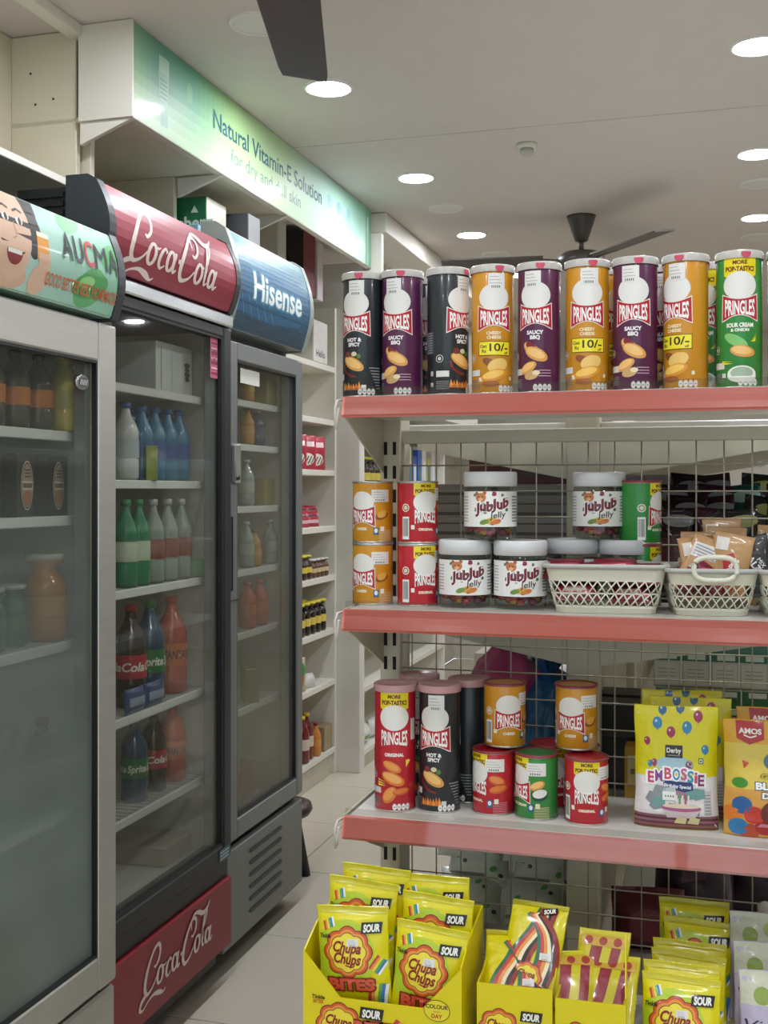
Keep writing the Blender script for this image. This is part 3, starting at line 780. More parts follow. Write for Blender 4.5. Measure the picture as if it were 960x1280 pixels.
def sticker(p, cx, cy, w, h, l, c='#e4e2de'):
    p.rect(cx-w/2, cx+w/2, cy-h/2, cy+h/2, c, l)
    for k in range(3): p.rect(cx-w*.42, cx+w*(.1+.1*k), cy+h*(.26-.2*k), cy+h*(.30-.2*k), '#a9a8a6', l+1)
    for k in range(5): p.rect(cx-w*.3+w*.11*k, cx-w*.24+w*.11*k, cy-h*.42, cy-h*.27, '#6a6a6c', l+1)
def nutri(p, cx, cy, w, h, l):
    for k in range(4): p.ell(cx-w*.375+w*.25*k, cy, w*.118, h*.5, '#ece9e6', l).rect(cx-w*.44+w*.25*k, cx-w*.31+w*.25*k, cy-.001, cy+.0006, '#a5a3a8', l+1)
def barcode(p, cx, cy, w, h, l):
    p.rect(cx-w/2, cx+w/2, cy-h/2, cy+h/2, '#efefec', l); q = random.Random(3); x = cx-w*.42
    while x < cx+w*.4:
        t = w*(.02+.05*q.random()); p.rect(x, x+t, cy-h*.36, cy+h*.42, '#222222', l+1); x += t+w*(.03+.04*q.random())
def balloonband(p, y0, y1, w, l, sz):
    "yellow promotional band"
    n = 14
    p.poly([(-w/2, y1), (w/2, y1)][::-1]+[(-w/2+w*i/n, y0-.010*math.sin(PI*i/n)) for i in range(n+1)], '#e9d410', l)
    p.text('MORE', 0, (y0+y1)/2+.0055*sz, .0058*sz, '#6a2a12', l+1, bold=.05)
    p.text('POP-TASTIC!', 0, (y0+y1)/2-.0045*sz, .0072*sz, '#6a2a12', l+1, w=w*.86, bold=.05)
def can_label(kind, big, promo=False, tagged=False):
    p = Pr(); H = .203 if big else .104
    k = 1.0 if big else .86
    oy = .157 if big else .069
    wy = .1235 if big else .0455
    if promo: balloonband(p, H-(.030 if big else .022), H-.002, .050*k, 0, 1.0*k)
    # the round face badge is left as a plain white oval
    p.ell(0, oy, .0255*k, .0215*k, '#e6e4df', 3, n=28)
    wordmark(p, 0, wy, .050*k, .031*k, 4, None if kind == 'red' else '#b5182b')
    if big:
        q0 = len(p.it)
        if kind == 'purple':
            p.text('SAUCY', 0, .091, .006, '#efe9ea', 4, bold=.05).text('BBQ', 0, .083, .006, '#efe9ea', 4, bold=.05)
            chip(p, -.006, .064, .016, .009, -.7, 3); p.ell(-.006, .068, .011, .006, '#7d2330', 5, rot=-.7); chip(p, .002, .056, .020, .010, -.45, 6); chip(p, -.012, .034, .016, .008, .5, 4)
            p.ell(-.006, .022, .012, .007, '#c8a46e', 5, rot=.2).ell(.002, .026, .006, .004, '#e5d3a8', 6)
            for q in range(3): p.rect(.006, .026, .020+.0045*q, .0215+.0045*q, '#b893a8', 3)
        elif kind == 'black':
            p.text('HOT &', 0, .090, .006, '#efe9ea', 4, bold=.05).text('SPICY', 0, .082, .006, '#efe9ea', 4, bold=.05)
            chip(p, -.002, .050, .021, .010, -.5, 3); p.ell(-.012, .066, .006, .005, '#7c2f2a', 4).ell(.0, .066, .005, .004, '#d8cfa8', 4).ell(.008, .062, .004, .004, '#4d7a34', 4)
            p.stroke([(-.022, .05), (-.018, .038), (-.006, .030), (.004, .028)], .004, '#7a1f1c', 3, 4)
            for q in range(7): p.poly([(-.024+.005*q, .006), (-.016+.005*q, .006), (-.021+.005*q, .016+.006*rnd.random())], '#d8722a' if q % 2 else '#e59a34', 4+q % 2)
            p.rect(.013, .021, .007, .014, '#d9d7d2', 5)
            for q in range(8): p.rect(.026+.004*(7-q)/2, .048, .008+.0048*q, .0098+.0048*q, '#8f9293', 3)
        elif kind == 'gold':
            p.text('CHEESY', 0, .0925, .005, '#f6e6bd', 4, bold=.04).text('CHEESE', 0, .0855, .005, '#f6e6bd', 4, bold=.04)
            p.ell(-.008, .045, .012, .006, '#8a4f22', 3, rot=-.4).ell(.006, .040, .017, .011, '#e8c06a', 4, rot=.3); chip(p, .0, .024, .022, .009, .25, 5, '#d98f2c', '#f0c35a'); p.ell(-.006, .010, .014, .005, '#9c5a26', 5)
            if tagged:
                p.rect(-.026, .028, .056, .079, '#3d3317', 6).rect(-.025, .027, .057, .078, '#efdf2a', 7)
                p.text('Get', -.0175, .0715, .0055, '#3a2a10', 8, bold=.02).text('Rs', -.0165, .0635, .0055, '#3a2a10', 8, bold=.02).text('10/-', .008, .0695, .0125, '#3a2a10', 8, w=.030, bold=.02).text('off', .020, .0605, .004, '#3a2a10', 8, bold=.02)
            p.rect(-.026, -.020, .014, .021, '#e9dcc0', 4); p.rect(.027, .032, .016, .022, '#e9dcc0', 4)
        elif kind == 'green':
            p.text('SOUR CREAM', 0, .090, .0062, '#f2f2e6', 4, w=.040, bold=.05).text('& ONION', 0, .0825, .0045, '#f2f2e6', 4, bold=.05)
            p.ell(-.006, .066, .020, .008, '#7fc06e', 3, rot=-.5); chip(p, .004, .050, .019, .009, -.15, 5); p.ell(.003, .015, .022, .013, '#e9ebe2', 4).ell(.003, .017, .017, .009, '#9fb7a0', 5).ell(.003, .012, .022, .010, '#e9ebe2', 6, a0=PI, a1=2*PI)
            for a in (-.5, 0, .5): p.poly([(.016, .064), (.026+.002*a, .074+.008*a), (.024, .070+.010*a)], '#e6dc2a', 5).poly([(-.028, .036+.004*a), (-.010, .034+.006*a), (-.028, .034+.008*a)], '#e6dc2a', 5)
            p.rect(-.028, -.022, .010, .017, '#e9e9dc', 4)
        elif kind == 'red':
            p.text('ORIGINAL', 0, .089, .0055, '#f6f0ee', 4, w=.032, bold=.05)
            chip(p, -.004, .069, .017, .008, -.45, 3, '#d97a34', '#e89a50'); chip(p, -.002, .049, .021, .010, -.4, 5, '#d97a34', '#efac62'); chip(p, -.008, .022, .016, .010, .9, 4, '#d97a34', '#e89a50'); chip(p, .012, .028, .015, .006, .15, 5, '#c9562a', '#d97a34')
            for a in (-1, 0, 1): p.poly([(.020, .068), (.026+.003*a, .080-.001*abs(a)), (.023+.003*a, .081)], '#efdf4a', 5).poly([(-.030, .044+.004*a), (-.014, .040+.003*a), (-.030, .041+.005*a)], '#efdf4a', 5)
            p.rect(.030, .042, .112, .148, '#d8d5d0', 4)
        p.it[q0:] = [([(x, y+.0065) for x, y in V], F, c, l) for V, F, c, l in p.it[q0:]]
        nutri(p, .012 if kind not in ('gold', 'black') else .022, .009, .030, .011, 7)
        if not promo: sticker(p, -.004 if kind == 'purple' else .004, .183, .027, .026, 8)
        # back of the can, seen where it is turned round
        p.rect(-.090, -.050, .068, .105, '#3a3f44' if kind == 'black' else '#e7dcc6', 3)
        for q in range(9): p.rect(-.088, -.054, .070+.004*q, .0718+.004*q, '#8b8f91', 4)
        p.ring(-.040, .060, .0055, .0065, '#d0d0cc', 4).ell(-.040, .060, .003, .003, '#d0d0cc', 4)
        p.rect(-.046, -.024, .030, .040, '#d9d9d4', 4); p.rect(-.058, -.052, .032, .040, '#bdbdb8', 4).rect(-.058, -.052, .014, .021, '#bdbdb8', 4)
        for q in range(5): p.rect(-.046, -.024, .010+.003*q, .0112+.003*q, '#83878a', 4)
    else:
        fl = {'gold': 'CHEESE', 'red': 'ORIGINAL', 'green': 'SOUR CREAM'}[kind]
        p.text(fl, 0, .024, .0042, '#f6ead2', 4, bold=.05)
        if kind == 'gold':
            p.ell(.036, .046, .012, .006, '#8a4f22', 4, rot=.3).ell(.036, .049, .009, .006, '#d9a24a', 5, rot=.4)
        elif kind == 'red':
            chip(p, .038, .058, .015, .008, -.3, 4, '#c9562a', '#e08a48'); chip(p, .040, .044, .016, .007, .2, 4, '#c9562a', '#d97a34')
        else:
            chip(p, .036, .057, .013, .007, .4, 4); p.ell(.040, .042, .014, .010, '#25483c', 4, rot=.2).ell(.040, .044, .012, .007, '#e2e4da', 5, rot=.2)
        sticker(p, .034, .083 if kind != 'gold' else .080, .032, .021, 6)
        p.rect(.021, .030, .014, .026, '#2f5f86', 5).ell(.0255, .021, .003, .004, '#dfe6ea', 6); p.rect(.033, .040, .020, .028, '#e6dccb', 5)
        for q in range(7): p.rect(.031, .056, .004+.0028*q, .005+.0028*q, '#e0c9a0' if kind != 'red' else '#d98b8f', 3)
        barcode(p, -.036, .026, .013, .038, 5); p.rect(-.026, -.020, .024, .031, '#ece6dc', 5); p.ring(-.036, .060, .005, .007, '#e9d9c9', 4).ell(-.036, .060, .0035, .0035, '#e9d9c9', 4)
    return p
def mk_can(kind, big, promo=False, tagged=False, lid='clear'):
    def f():
        t = thing('crisp_can', 'x', 'can'); H = .203 if big else .104
        MB().lathe([(R-.002, 0), (R, .003), (R, H-.003), (R-.001, H)], 36).build('body', M('can_'+kind, CANC[kind], .35, coat=.3, var=.03), t)
        q = MB().lathe([(R+.0004, 0), (R+.0010, .0015), (R+.0004, .003)], 36, cap0=False, cap1=False)
        q.build('bottom_rim', canrim, t)
        q = MB().lathe([(R+.0002, H-.003), (R+.0014, H-.001), (R+.0012, H+.001), (R-.001, H+.001), (R-.002, H-.002)], 36, cap0=False); q.build('top_rim', canrim, t)
        if big or lid != 'clear':
            lm = lidm if lid == 'clear' else M('lid_'+lid, {'pink': '#c79a9c', 'red': '#8a3440'}[lid], .3, var=.04)
            hh = .008 if big else .0018
            MB().lathe([(R+.0018, H-.004 if big else H-.002), (R+.0022, H+hh-.002), (R+.0012, H+hh), (R-.002, H+hh), (R-.004, H+hh-.002), (.001, H+hh-.002)], 36, cap0=False).build('lid', lm, t)
            if big and lid == 'clear':
                z = Pr(); z.poly([(-.006, .0), (.006, 0)]+[(.0075*math.cos(a), -.010*math.sin(a)) for a in (0.2, .7, 1.2, 1.57, 1.9, 2.4, 2.9)][::1], '#c94a63', 0)
                z.build('pull_tab', canprint, t, lambda x, y, l: ((R+.0026)*math.sin(x/R+.25), -(R+.0026)*math.cos(x/R+.25), H+.005+y), gx=.004)
        can_label(kind, big, promo, tagged).build('label', canprint, t, lambda x, y, l: ((R+.0003+l*.00007)*math.sin(x/R), -(R+.0003+l*.00007)*math.cos(x/R), y), gx=.0045)
        return t
    return f
def facing(x, y, s=0): return math.atan2(-x, y)+math.asin(max(-1, min(1, s)))
PC = {(k, b, pr, tg, ld): Proto(mk_can(k, b, pr, tg, ld)) for k, b, pr, tg, ld in
      [('gold', 1, 0, 1, 'clear'), ('purple', 1, 0, 0, 'clear'), ('black', 1, 0, 0, 'clear'), ('green', 1, 1, 0, 'clear'), ('red', 1, 1, 0, 'pink'), ('black', 1, 0, 0, 'pink'),
       ('gold', 0, 0, 0, 'clear'), ('red', 0, 1, 0, 'clear'), ('green', 0, 1, 0, 'red'), ('red', 0, 1, 0, 'red'), ('gold', 0, 0, 0, 'red')]}
def can(key, px, y, z, s, label, group):
    x = PX(px, y); return PC[key].put((x, y, z), (0, 0, facing(x, y, s)), label, group)
Z1, Z2, Z3 = SHZ
GT = 'tall crisp cans on the top shelf'
B1, P1, G1, N1 = ('black', 1, 0, 0, 'clear'), ('purple', 1, 0, 0, 'clear'), ('gold', 1, 0, 1, 'clear'), ('green', 1, 1, 0, 'clear')
for key, px, s, lb in ((B1, 454, -.45, 'tall black crisp can at the very left end of the top shelf'),
                       (P1, 503, -.33, 'tall purple crisp can between the two tall black ones on the top shelf'),
                       (B1, 560, .68, 'tall black crisp can turned to show its back, left of the first gold can'),
                       (G1, 616, .06, 'tall gold can with a yellow ten-rupee tag, right of the turned black can'),
                       (P1, 674, -.2, 'tall purple crisp can between the two gold cans with full yellow tags'),
                       (G1, 734, .0, 'tall gold can with a yellow ten-rupee tag, below the far ceiling fan'),
                       (P1, 794, -.1, 'tall purple crisp can farthest right on the top shelf'),
                       (G1, 857, -.5, 'tall gold can turned left, beside the green can'),
                       (N1, 924, .03, 'tall green crisp can with a yellow top band on the top shelf'),
                       (G1, 989, -.4, 'tall gold can cut off by the right edge, beside the green can')):
    can(key, px, 1.862, Z1, s, lb, GT)
for key, px, s, lb in ((B1, 534, .2, 'black can in the second row behind the purple and black cans'),
                       (G1, 772, .2, 'gold can in the second row behind the last gold and purple pair'),
                       (P1, 832, -.2, 'purple can in the second row left of the gold can turned left'),
                       (N1, 893, -.6, 'green can in the second row, its lid showing beside the front green can')):
    can(key, px, 1.945, Z1, s, lb, 'second row of tall cans')
GM = 'small crisp cans on the middle shelf'
sg_, sr = ('gold', 0, 0, 0, 'clear'), ('red', 0, 1, 0, 'clear')
HS = .1055
for i, (z, a, b) in enumerate(((Z2, 'bottom', 'under'), (Z2+HS, 'upper', 'on top of'))):
    can(sg_, 466, 1.885, z, -.55, 'small gold can at the left end of the middle shelf, %s of its pair' % a, GM)
    can(sr, 522, 1.885, z, .42, 'small red can with a yellow band beside the jars, %s of its pair' % a, GM)
    o = can(('green', 0, 1, 0, 'red'), 800, 1.965, z, .9, 'small green can showing its barcode behind the baskets, %s of its pair' % a, 'small green cans turned away')
GB = 'crisp cans on the bottom shelf'
can(('red', 1, 1, 0, 'pink'), 494, 1.868, Z3, -.05, 'tall red crisp can with a yellow top band at the left of the lower shelf', GB)
can(('black', 1, 0, 0, 'pink'), 549.5, 1.882, Z3, -.28, 'tall black crisp can in front, beside the tall red one', GB)
can(('black', 1, 0, 0, 'pink'), 586, 1.955, Z3, -.95, 'tall black crisp can behind, between the front black can and the small gold can', GB)
can(('black', 1, 0, 0, 'pink'), 524, 1.97, Z3, -.3, 'tall black can hidden between the tall red and front black cans', GB)
sgR, srR, snR = ('gold', 0, 0, 0, 'red'), ('red', 0, 1, 0, 'red'), ('green', 0, 1, 0, 'red')
can(srR, 617, 1.893, Z3, -.8, 'small red can turned left, carrying a small gold can', GB)
can(sgR, 631, 1.912, Z3+.109, .2, 'small gold can standing on the small red can turned left', GB)
can(snR, 671, 1.885, Z3, -.85, 'small green can turned left, between two small red cans', GB)
can(srR, 733, 1.880, Z3, .02, 'small red can with its front showing, under the right-hand gold can', GB)
can(sgR, 720.5, 1.925, Z3+.109, -.3, 'small gold can standing at the right, behind the front red can', GB)
can(srR, 688, 1.962, Z3, .3, 'small red can in the second row, its red lid behind the small green can', GB)
can(sgR, 722, 1.968, Z3, .3, 'small gold can in the second row, carrying the right-hand gold can', GB)

# ================================================================== JELLY JARS
jarc = GLASS('jar_plastic', '#e6ecea', gloss=1.4)
def mk_jar():
    t = thing('jelly_jar', 'x', 'jar'); RJ = .0435; H = .092
    MB().lathe([(RJ-.006, 0), (RJ-.001, .003), (RJ, .008), (RJ, H-.012), (RJ-.003, H-.004), (RJ-.004, H)], 40, cap1=False).build('jar_body', jarc, t)
    q = MB().lathe([(RJ-.001, H-.004), (RJ+.001, H-.003), (RJ+.001, H+.018), (RJ-.001, H+.0205), (RJ-.006, H+.0205), (RJ-.008, H+.019), (.001, H+.019)], 48, cap0=True).build('lid', M('jar_lid', '#d6d8da', .35, var=.02), t)
    rr = random.Random(5); cols = ['#a03038', '#b8473a', '#3f7a38', '#c08a34', '#8c2a4a']
    for c in range(5):
        m = MB()
        for k in range(22):
            a = rr.random()*2*PI; rad = RJ*.72*math.sqrt(rr.random())*1.1; z = .008+.055*rr.random()
            bmesh.ops.create_icosphere(m.b, subdivisions=1, radius=.0085, matrix=Matrix.Translation((min(rad, .031)*math.cos(a), min(rad, .031)*math.sin(a), z+.003)) @ Matrix.Diagonal((1, 1, .8, 1)))
        tag(m.build('gummies', M('gummy%d' % c, cols[c], .25, coat=.4), t, smooth=True), kind='stuff')
    p = Pr(); WL = .118
    p.rect(-WL, WL, .022, .080, '#ebebe8', 0)
    # bear head, tilted lettering, fruit drops
    p.ell(-.016, .070, .009, .0075, '#c27a4a', 2).ell(-.023, .0765, .003, .003, '#a5603a', 1).ell(-.0095, .0775, .003, .003, '#a5603a', 1).ell(-.016, .067, .004, .003, '#e3b184', 3).ell(-.019, .071, .0011, .0011, '#33201a', 4).ell(-.013, .071, .0011, .0011, '#33201a', 4)
    wob = lambda X, Y: (X, Y+.0015*math.sin(X*300)+.17*X)
    p.text('JubJub', .003, .0580, .0155, '#3a1f2a', 4, w=.055, bold=.05, outline=('#f4f2ef', .09), warp=wob)
    p.text('JubJub', .0025, .0585, .0155, '#8a2438', 6, w=.055, bold=.01, warp=wob)
    p.text('Jelly', .012, .042, .0100, '#3a2a2a', 5, w=.028, bold=.01, shear=.15, rot=.12)
    for cx, cy, r_, c in ((.006, .076, .004, '#8a2a4a'), (.027, .066, .004, '#8a2a38'), (-.024, .050, .0035, '#3f6b46'), (-.008, .046, .003, '#9c2a44'), (.028, .050, .003, '#3f6b46'), (-.027, .074, .0025, '#66706a'), (.020, .074, .0025, '#66706a')):
        p.poly([(cx-r_, cy-r_*.6), (cx, cy-r_), (cx+r_, cy-r_*.5), (cx+r_*.8, cy+r_*.8), (cx-r_*.6, cy+r_)], c, 3)
    for cx, cy, rx, ry, c in ((-.010, .030, .008, .004, '#6f8f3a'), (.000, .032, .009, .005, '#d8a43a'), (.010, .0305, .008, .004, '#cf7a3a'), (.004, .028, .005, .003, '#b0502e')): p.ell(cx, cy, rx, ry, c, 4+int(cx*100) % 2, rot=.3)
    for k in range(9):
        p.rect(.040, .060, .030+.005*k, .0325+.005*k, '#85888a', 2); p.rect(-.062, -.042, .030+.005*k, .0318+.005*k, '#a5a7a9', 2)
    p.build('label', PRINT('jar_print', .4, .2), t, lambda x, y, l: ((RJ+.0005+l*.00008)*math.sin(x/RJ), -(RJ+.0005+l*.00008)*math.cos(x/RJ), y), gx=.0045)
    return t
jar = Proto(mk_jar)
GJ = 'jelly jars on the middle shelf'
for px, y, z, s, lb in ((581.5, 1.885, 0, 0.05, 'jelly jar on the shelf right beside the small red cans'),
                        (650.5, 1.885, 0, .02, 'jelly jar on the shelf, just left of the first basket'),
                        (613, 1.885, .113, .0, 'jelly jar standing on top of the two front jars'),
                        (716, 1.962, 0, 0, 'jelly jar behind the left part of the first basket, only its lid clear'),
                        (782, 1.962, 0, 0, 'jelly jar behind the right part of the first basket, next to the green cans'),
                        (748.5, 1.962, .113, -.02, 'jelly jar stacked on the two jars behind the first basket')):
    x = PX(px, y); jar.put((x, y, Z2+z), (0, 0, facing(x, y, s)), lb, GJ)

# ================================================================== PLASTIC BASKETS
bask = M('basket_plastic', '#d9d8c6', .45, var=.03)
def mk_basket(w0, w1, d0, d1, H, handle):
    "bottom w0 x d0, top w1 x d1"
    def f():
        t = thing('plastic_basket', 'x', 'basket')
        def ringpts(k, inset=0, n=5):
            a = (w0+(w1-w0)*k)/2-inset; b = (d0+(d1-d0)*k)/2-inset; r = .02; P = []
            for cx, cy, a0 in ((a-r, b-r, 0), (-a+r, b-r, PI/2), (-a+r, -b+r, PI), (a-r, -b+r, 1.5*PI)):
                for i in range(n+1): P.append((cx+r*math.cos(a0+PI/2*i/n), cy+r*math.sin(a0+PI/2*i/n), H*k))
            return P
        def band(m, k0, k1, th=.0022):
            A, B = ringpts(k0), ringpts(k1); C, D = ringpts(k0, th), ringpts(k1, th)
            vs = [[m.b.verts.new(v) for v in q] for q in (A, B, D, C)]; n = len(A)
            for i in range(n):
                j = (i+1) % n
                for q in range(4): m.b.faces.new((vs[q][i], vs[q][j], vs[(q+1) % 4][j], vs[(q+1) % 4][i]))
        m = MB(); band(m, .66, .90); band(m, 0, .16); m.build('basket_wall', bask, t)
        m = MB(); band(m, .90, 1.0, .0045)
        for k in (1.0,): m.tube(ringpts(.97, -.002), .004, 6, closed=True)
        m.build('rim', M('basket_rim', '#b4b4ae', .45), t)
        m = MB(); band(m, .395, .425)
        # lattice of crossing struts between the two bands
        def at(u, k):
            P = ringpts(k); n = len(P); L = [math.dist(P[i], P[(i+1) % n]) for i in range(n)]; T = sum(L); q = (u % 1)*T; i = 0
            while q > L[i]: q -= L[i]; i += 1
            a, b = P[i], P[(i+1) % n]; e = q/L[i]; return Vector([a[z]+(b[z]-a[z])*e for z in range(3)])
        per = 2*(w1+d1); N = max(12, int(per/.0165))
        for lo, hi in ((.15, .41), (.41, .67)):
            for i in range(N):
                for s in (-1, 1): m.tube([at((i+.5*(1-s)*1)/N, lo), at((i+.5*(1-s)+s)/N, hi)], .0012, 4)
        m.build('lattice', bask, t)
        a = ringpts(0); m = MB(); m.b.faces.new([m.b.verts.new(v) for v in a]); m.b.faces.new([m.b.verts.new((v[0], v[1], v[2]+.0015)) for v in a][::-1]); m.build('base', bask, t)
        if handle:
            for s in (-1, 1):
                yy = s*(d1/2+.003); P = []
                for i in range(25):
                    q = 2*PI*i/24; P.append((.032*math.copysign(abs(math.cos(q))**.6, math.cos(q)), yy, H*.96+.004+.018*math.copysign(abs(math.sin(q))**.8, math.sin(q))))
                MB().tube(P[:-1], .0042, 8, closed=True).build('handle', bask, t)
        return t
    return f
b1 = mk_basket(.155, .190, .072, .096, .077, False)(); x = PX(757, 1.868); b1.location = (x, 1.868, Z2+.0005); b1.rotation_euler = (0, 0, .10)
tag(b1, 'wide ivory lattice basket of dark red sweets in front of the stacked jars', None, 'plastic baskets'); b1['label'] = 'wide ivory lattice basket of dark red sweets in front of the stacked jars'
b2 = mk_basket(.108, .138, .13, .165, .073, True)(); x = PX(884, 1.905); b2.location = (x, 1.905, Z2+.0005); b2.rotation_euler = (0, 0, .15); b2['label'] = 'ivory lattice basket with an oval handle, full of brown sachets'; b2['group'] = 'plastic baskets'
x3 = PX(1000, 1.905); b3 = dup(b2, (x3, 1.905, Z2+.0005), (0, 0, .12), 'ivory lattice basket cut off by the right edge', 'plastic baskets')
# ================================================================== BAGS, POUCHES, DISPLAY BOXES
foil = PRINT('foil_print', .36, .25, bump=.35, bscale=38)
def mk_bag(name, cat, w_, h, t_, col, pr=None, stand=False, seed=1, wr=.0022, rough=.3, metal=0, notch=True):
    q = random.Random(seed)
    ks = [(q.uniform(20, 90), q.uniform(20, 90), q.uniform(0, 6), q.uniform(.3, 1)) for _ in range(5)]
    def prof(x, z):
        u = min(1, abs(2*x/w_)); v = min(1, max(0, z/h))
        if stand: P = math.sqrt(max(0, 1-u**3))*min(1, (1-v)*1.7)**.8*min(1, .55+v*3)
        else: P = (max(0, 1-u**3.0))**.6*max(0, math.sin(PI*min(1, max(0, (v-.05)/.9))))**.55
        return P
    def wrk(x, z):
        s = sum(a*math.sin(kx*x+kz*z+p) for kx, kz, p, a in ks); return wr*s*.4
    def edge(z):     # side edges draw in a little where the bag is full
        v = z/h; return 1-.035*math.sin(PI*v)+.008*math.sin(v*17+seed)
    def front(x, z):
        return -(t_/2*prof(x, z)+wrk(x, z)*(.3+prof(x, z)))-.0004
    def F(x, z): return (x*edge(z), front(x, z), z+.004*math.sin(x*40+seed)*max(0, z/h-.75))
    def f():
        t = thing(name, 'x', cat)
        b = bmesh.new(); nx, nz = 16, 20; G = []
        for s in (1, -1):
            g_ = []
            for j in range(nz+1):
                row = []
                for i in range(nx+1):
                    x = -w_/2+w_*i/nx; z = h*j/nz
                    p = F(x, z); y = p[1] if s == 1 else (t_/2*prof(x, z)+wrk(-x, z)*(.3+prof(x, z)))+.0004
                    row.append(b.verts.new((p[0], y, p[2])))
                g_.append(row)
            G.append(g_)
            for j in range(nz):
                for i in range(nx): b.faces.new((g_[j][i], g_[j][i+1], g_[j+1][i+1], g_[j+1][i])).smooth = True
        a, c = G
        for j in range(nz):
            for i in (0, nx): b.faces.new((a[j][i], a[j+1][i], c[j+1][i], c[j][i]))
        for i in range(nx):
            for j in (0, nz): b.faces.new((a[j][i], a[j][i+1], c[j][i+1], c[j][i]))
        m = MB(); m.b.free(); m.b = b
        m.build('bag_body', M('bag_'+col.strip('#'), col, rough, metal, coat=.35, bump=.25, bscale=40), t)
        if pr:
            pr.clip(-w_/2+.001, w_/2-.001, .001, h-.001)
            pr.build('bag_print', foil, t, lambda x, y, l: (lambda p: (p[0], p[1]-.0006-l*.00018, p[2]))(F(x, y)), gx=w_/16, gy=h/20)
        return t
    return f
YEL = '#e2d600'
def flower_logo(p, cx, cy, r, l, cols=('#d9582a', '#e8963a', '#f0dc3a')):
    for k, (rr, c) in enumerate(((1.0, '#7a2a1a'), (.96, cols[0]), (.86, cols[1]), (.76, '#7a2a1a'), (.73, cols[2]))):
        P = []
        for i in range(64):
            a = 2*PI*i/64; q = r*rr*(.88+.12*abs(math.cos(4*a))); P.append((cx+q*math.cos(a)*1.05, cy+q*math.sin(a)))
        p.poly(P, c, l+k)
    for txt, dy in (('Chupa', .22), ('Chups', -.20)):
        p.text(txt, cx, cy+dy*r, r*.40, '#8e2014', l+6, w=r*1.12, bold=.035, shear=.25, rot=-.10)
    p.stroke([(cx-r*.1, cy-r*.46), (cx+r*.2, cy-r*.52), (cx+r*.3, cy-r*.44)], r*.05, '#8e2014', l+6, 4)
def belts(p, cx, cy, wd, ht, rot, l):
    cs = ['#c43a3a', '#e8963a', '#ecd84a', '#5fae4a', '#3f7fbf', '#f2efe8']
    for i, c in enumerate(cs):
        x0 = -wd/2+wd*i/6; P = []
        for x, y in ((x0, -ht/2), (x0+wd/6, -ht/2), (x0+wd/6+.1*wd, ht/2), (x0+.1*wd, ht/2)):
            P.append((cx+x*math.cos(rot)-y*math.sin(rot), cy+x*math.sin(rot)+y*math.cos(rot)))
        p.poly(P, c, l)
def sour(p, cx, cy, h, l, rot=.05):
    w_ = h*2.9; P = [(-w_*.56, -h*.72), (w_*.5, -h*.8), (w_*.60, h*.75), (-w_*.5, h*.8)]
    p.poly([(cx+x*math.cos(rot)-y*math.sin(rot), cy+x*math.sin(rot)+y*math.cos(rot)) for x, y in P], '#181614', l)
    p.text('SOUR', cx, cy, h, '#f4f2ea', l+1, w=w_*.82, bold=.05, shear=.2, rot=rot)
def drip(p, txt, cx, cy, h, w_, l):
    p.text(txt, cx, cy, h, '#d9563a', l, w=w_, bold=.05, outline=('#7a2418', .09))
    for k in range(5): p.ell(cx-w_*.4+w_*.2*k, cy-h*.62, h*.07, h*.18, '#7a2418', l)
def sweet_print(w_, h, var=0):
    p = Pr()
    p.rect(-w_/2, w_/2, 0, h, YEL, 0)
    p.rect(-w_/2, w_/2, h-.010, h, '#c9bf1c', 1).rect(-w_/2, w_/2, 0, .009, '#c9bf1c', 1)
    p.ell(-w_*.1, h*.52, w_*.42, h*.36, '#b9cf2a', 1)
    flower_logo(p, -w_*.06, h*.56, w_*.34, 2)
    belts(p, w_*.36, h*.44, w_*.18, h*.16, -.6, 3); belts(p, -w_*.33, h*.83, w_*.16, h*.09, .4, 3); belts(p, w_*.32, h*.14, w_*.26, h*.24, -.1, 10)
    sour(p, w_*.28, h*.80, h*.070, 12)
    drip(p, 'BITES', -w_*.02, h*.25, h*.11, w_*.62, 12)
    sticker(p, w_*.02, h*.66, w_*.16, h*.07, 14)
    p.text('Tinkle', -w_*.38, h*.72, h*.04, '#3a2a12', 10, w=w_*.16, bold=.03, shear=.2)
    return p
sweetA = Proto(mk_bag('sweet_packet', 'candy bag', .114, .150, .030, YEL, sweet_print(.114, .150), seed=3))
GS = 'yellow sour sweet packets'
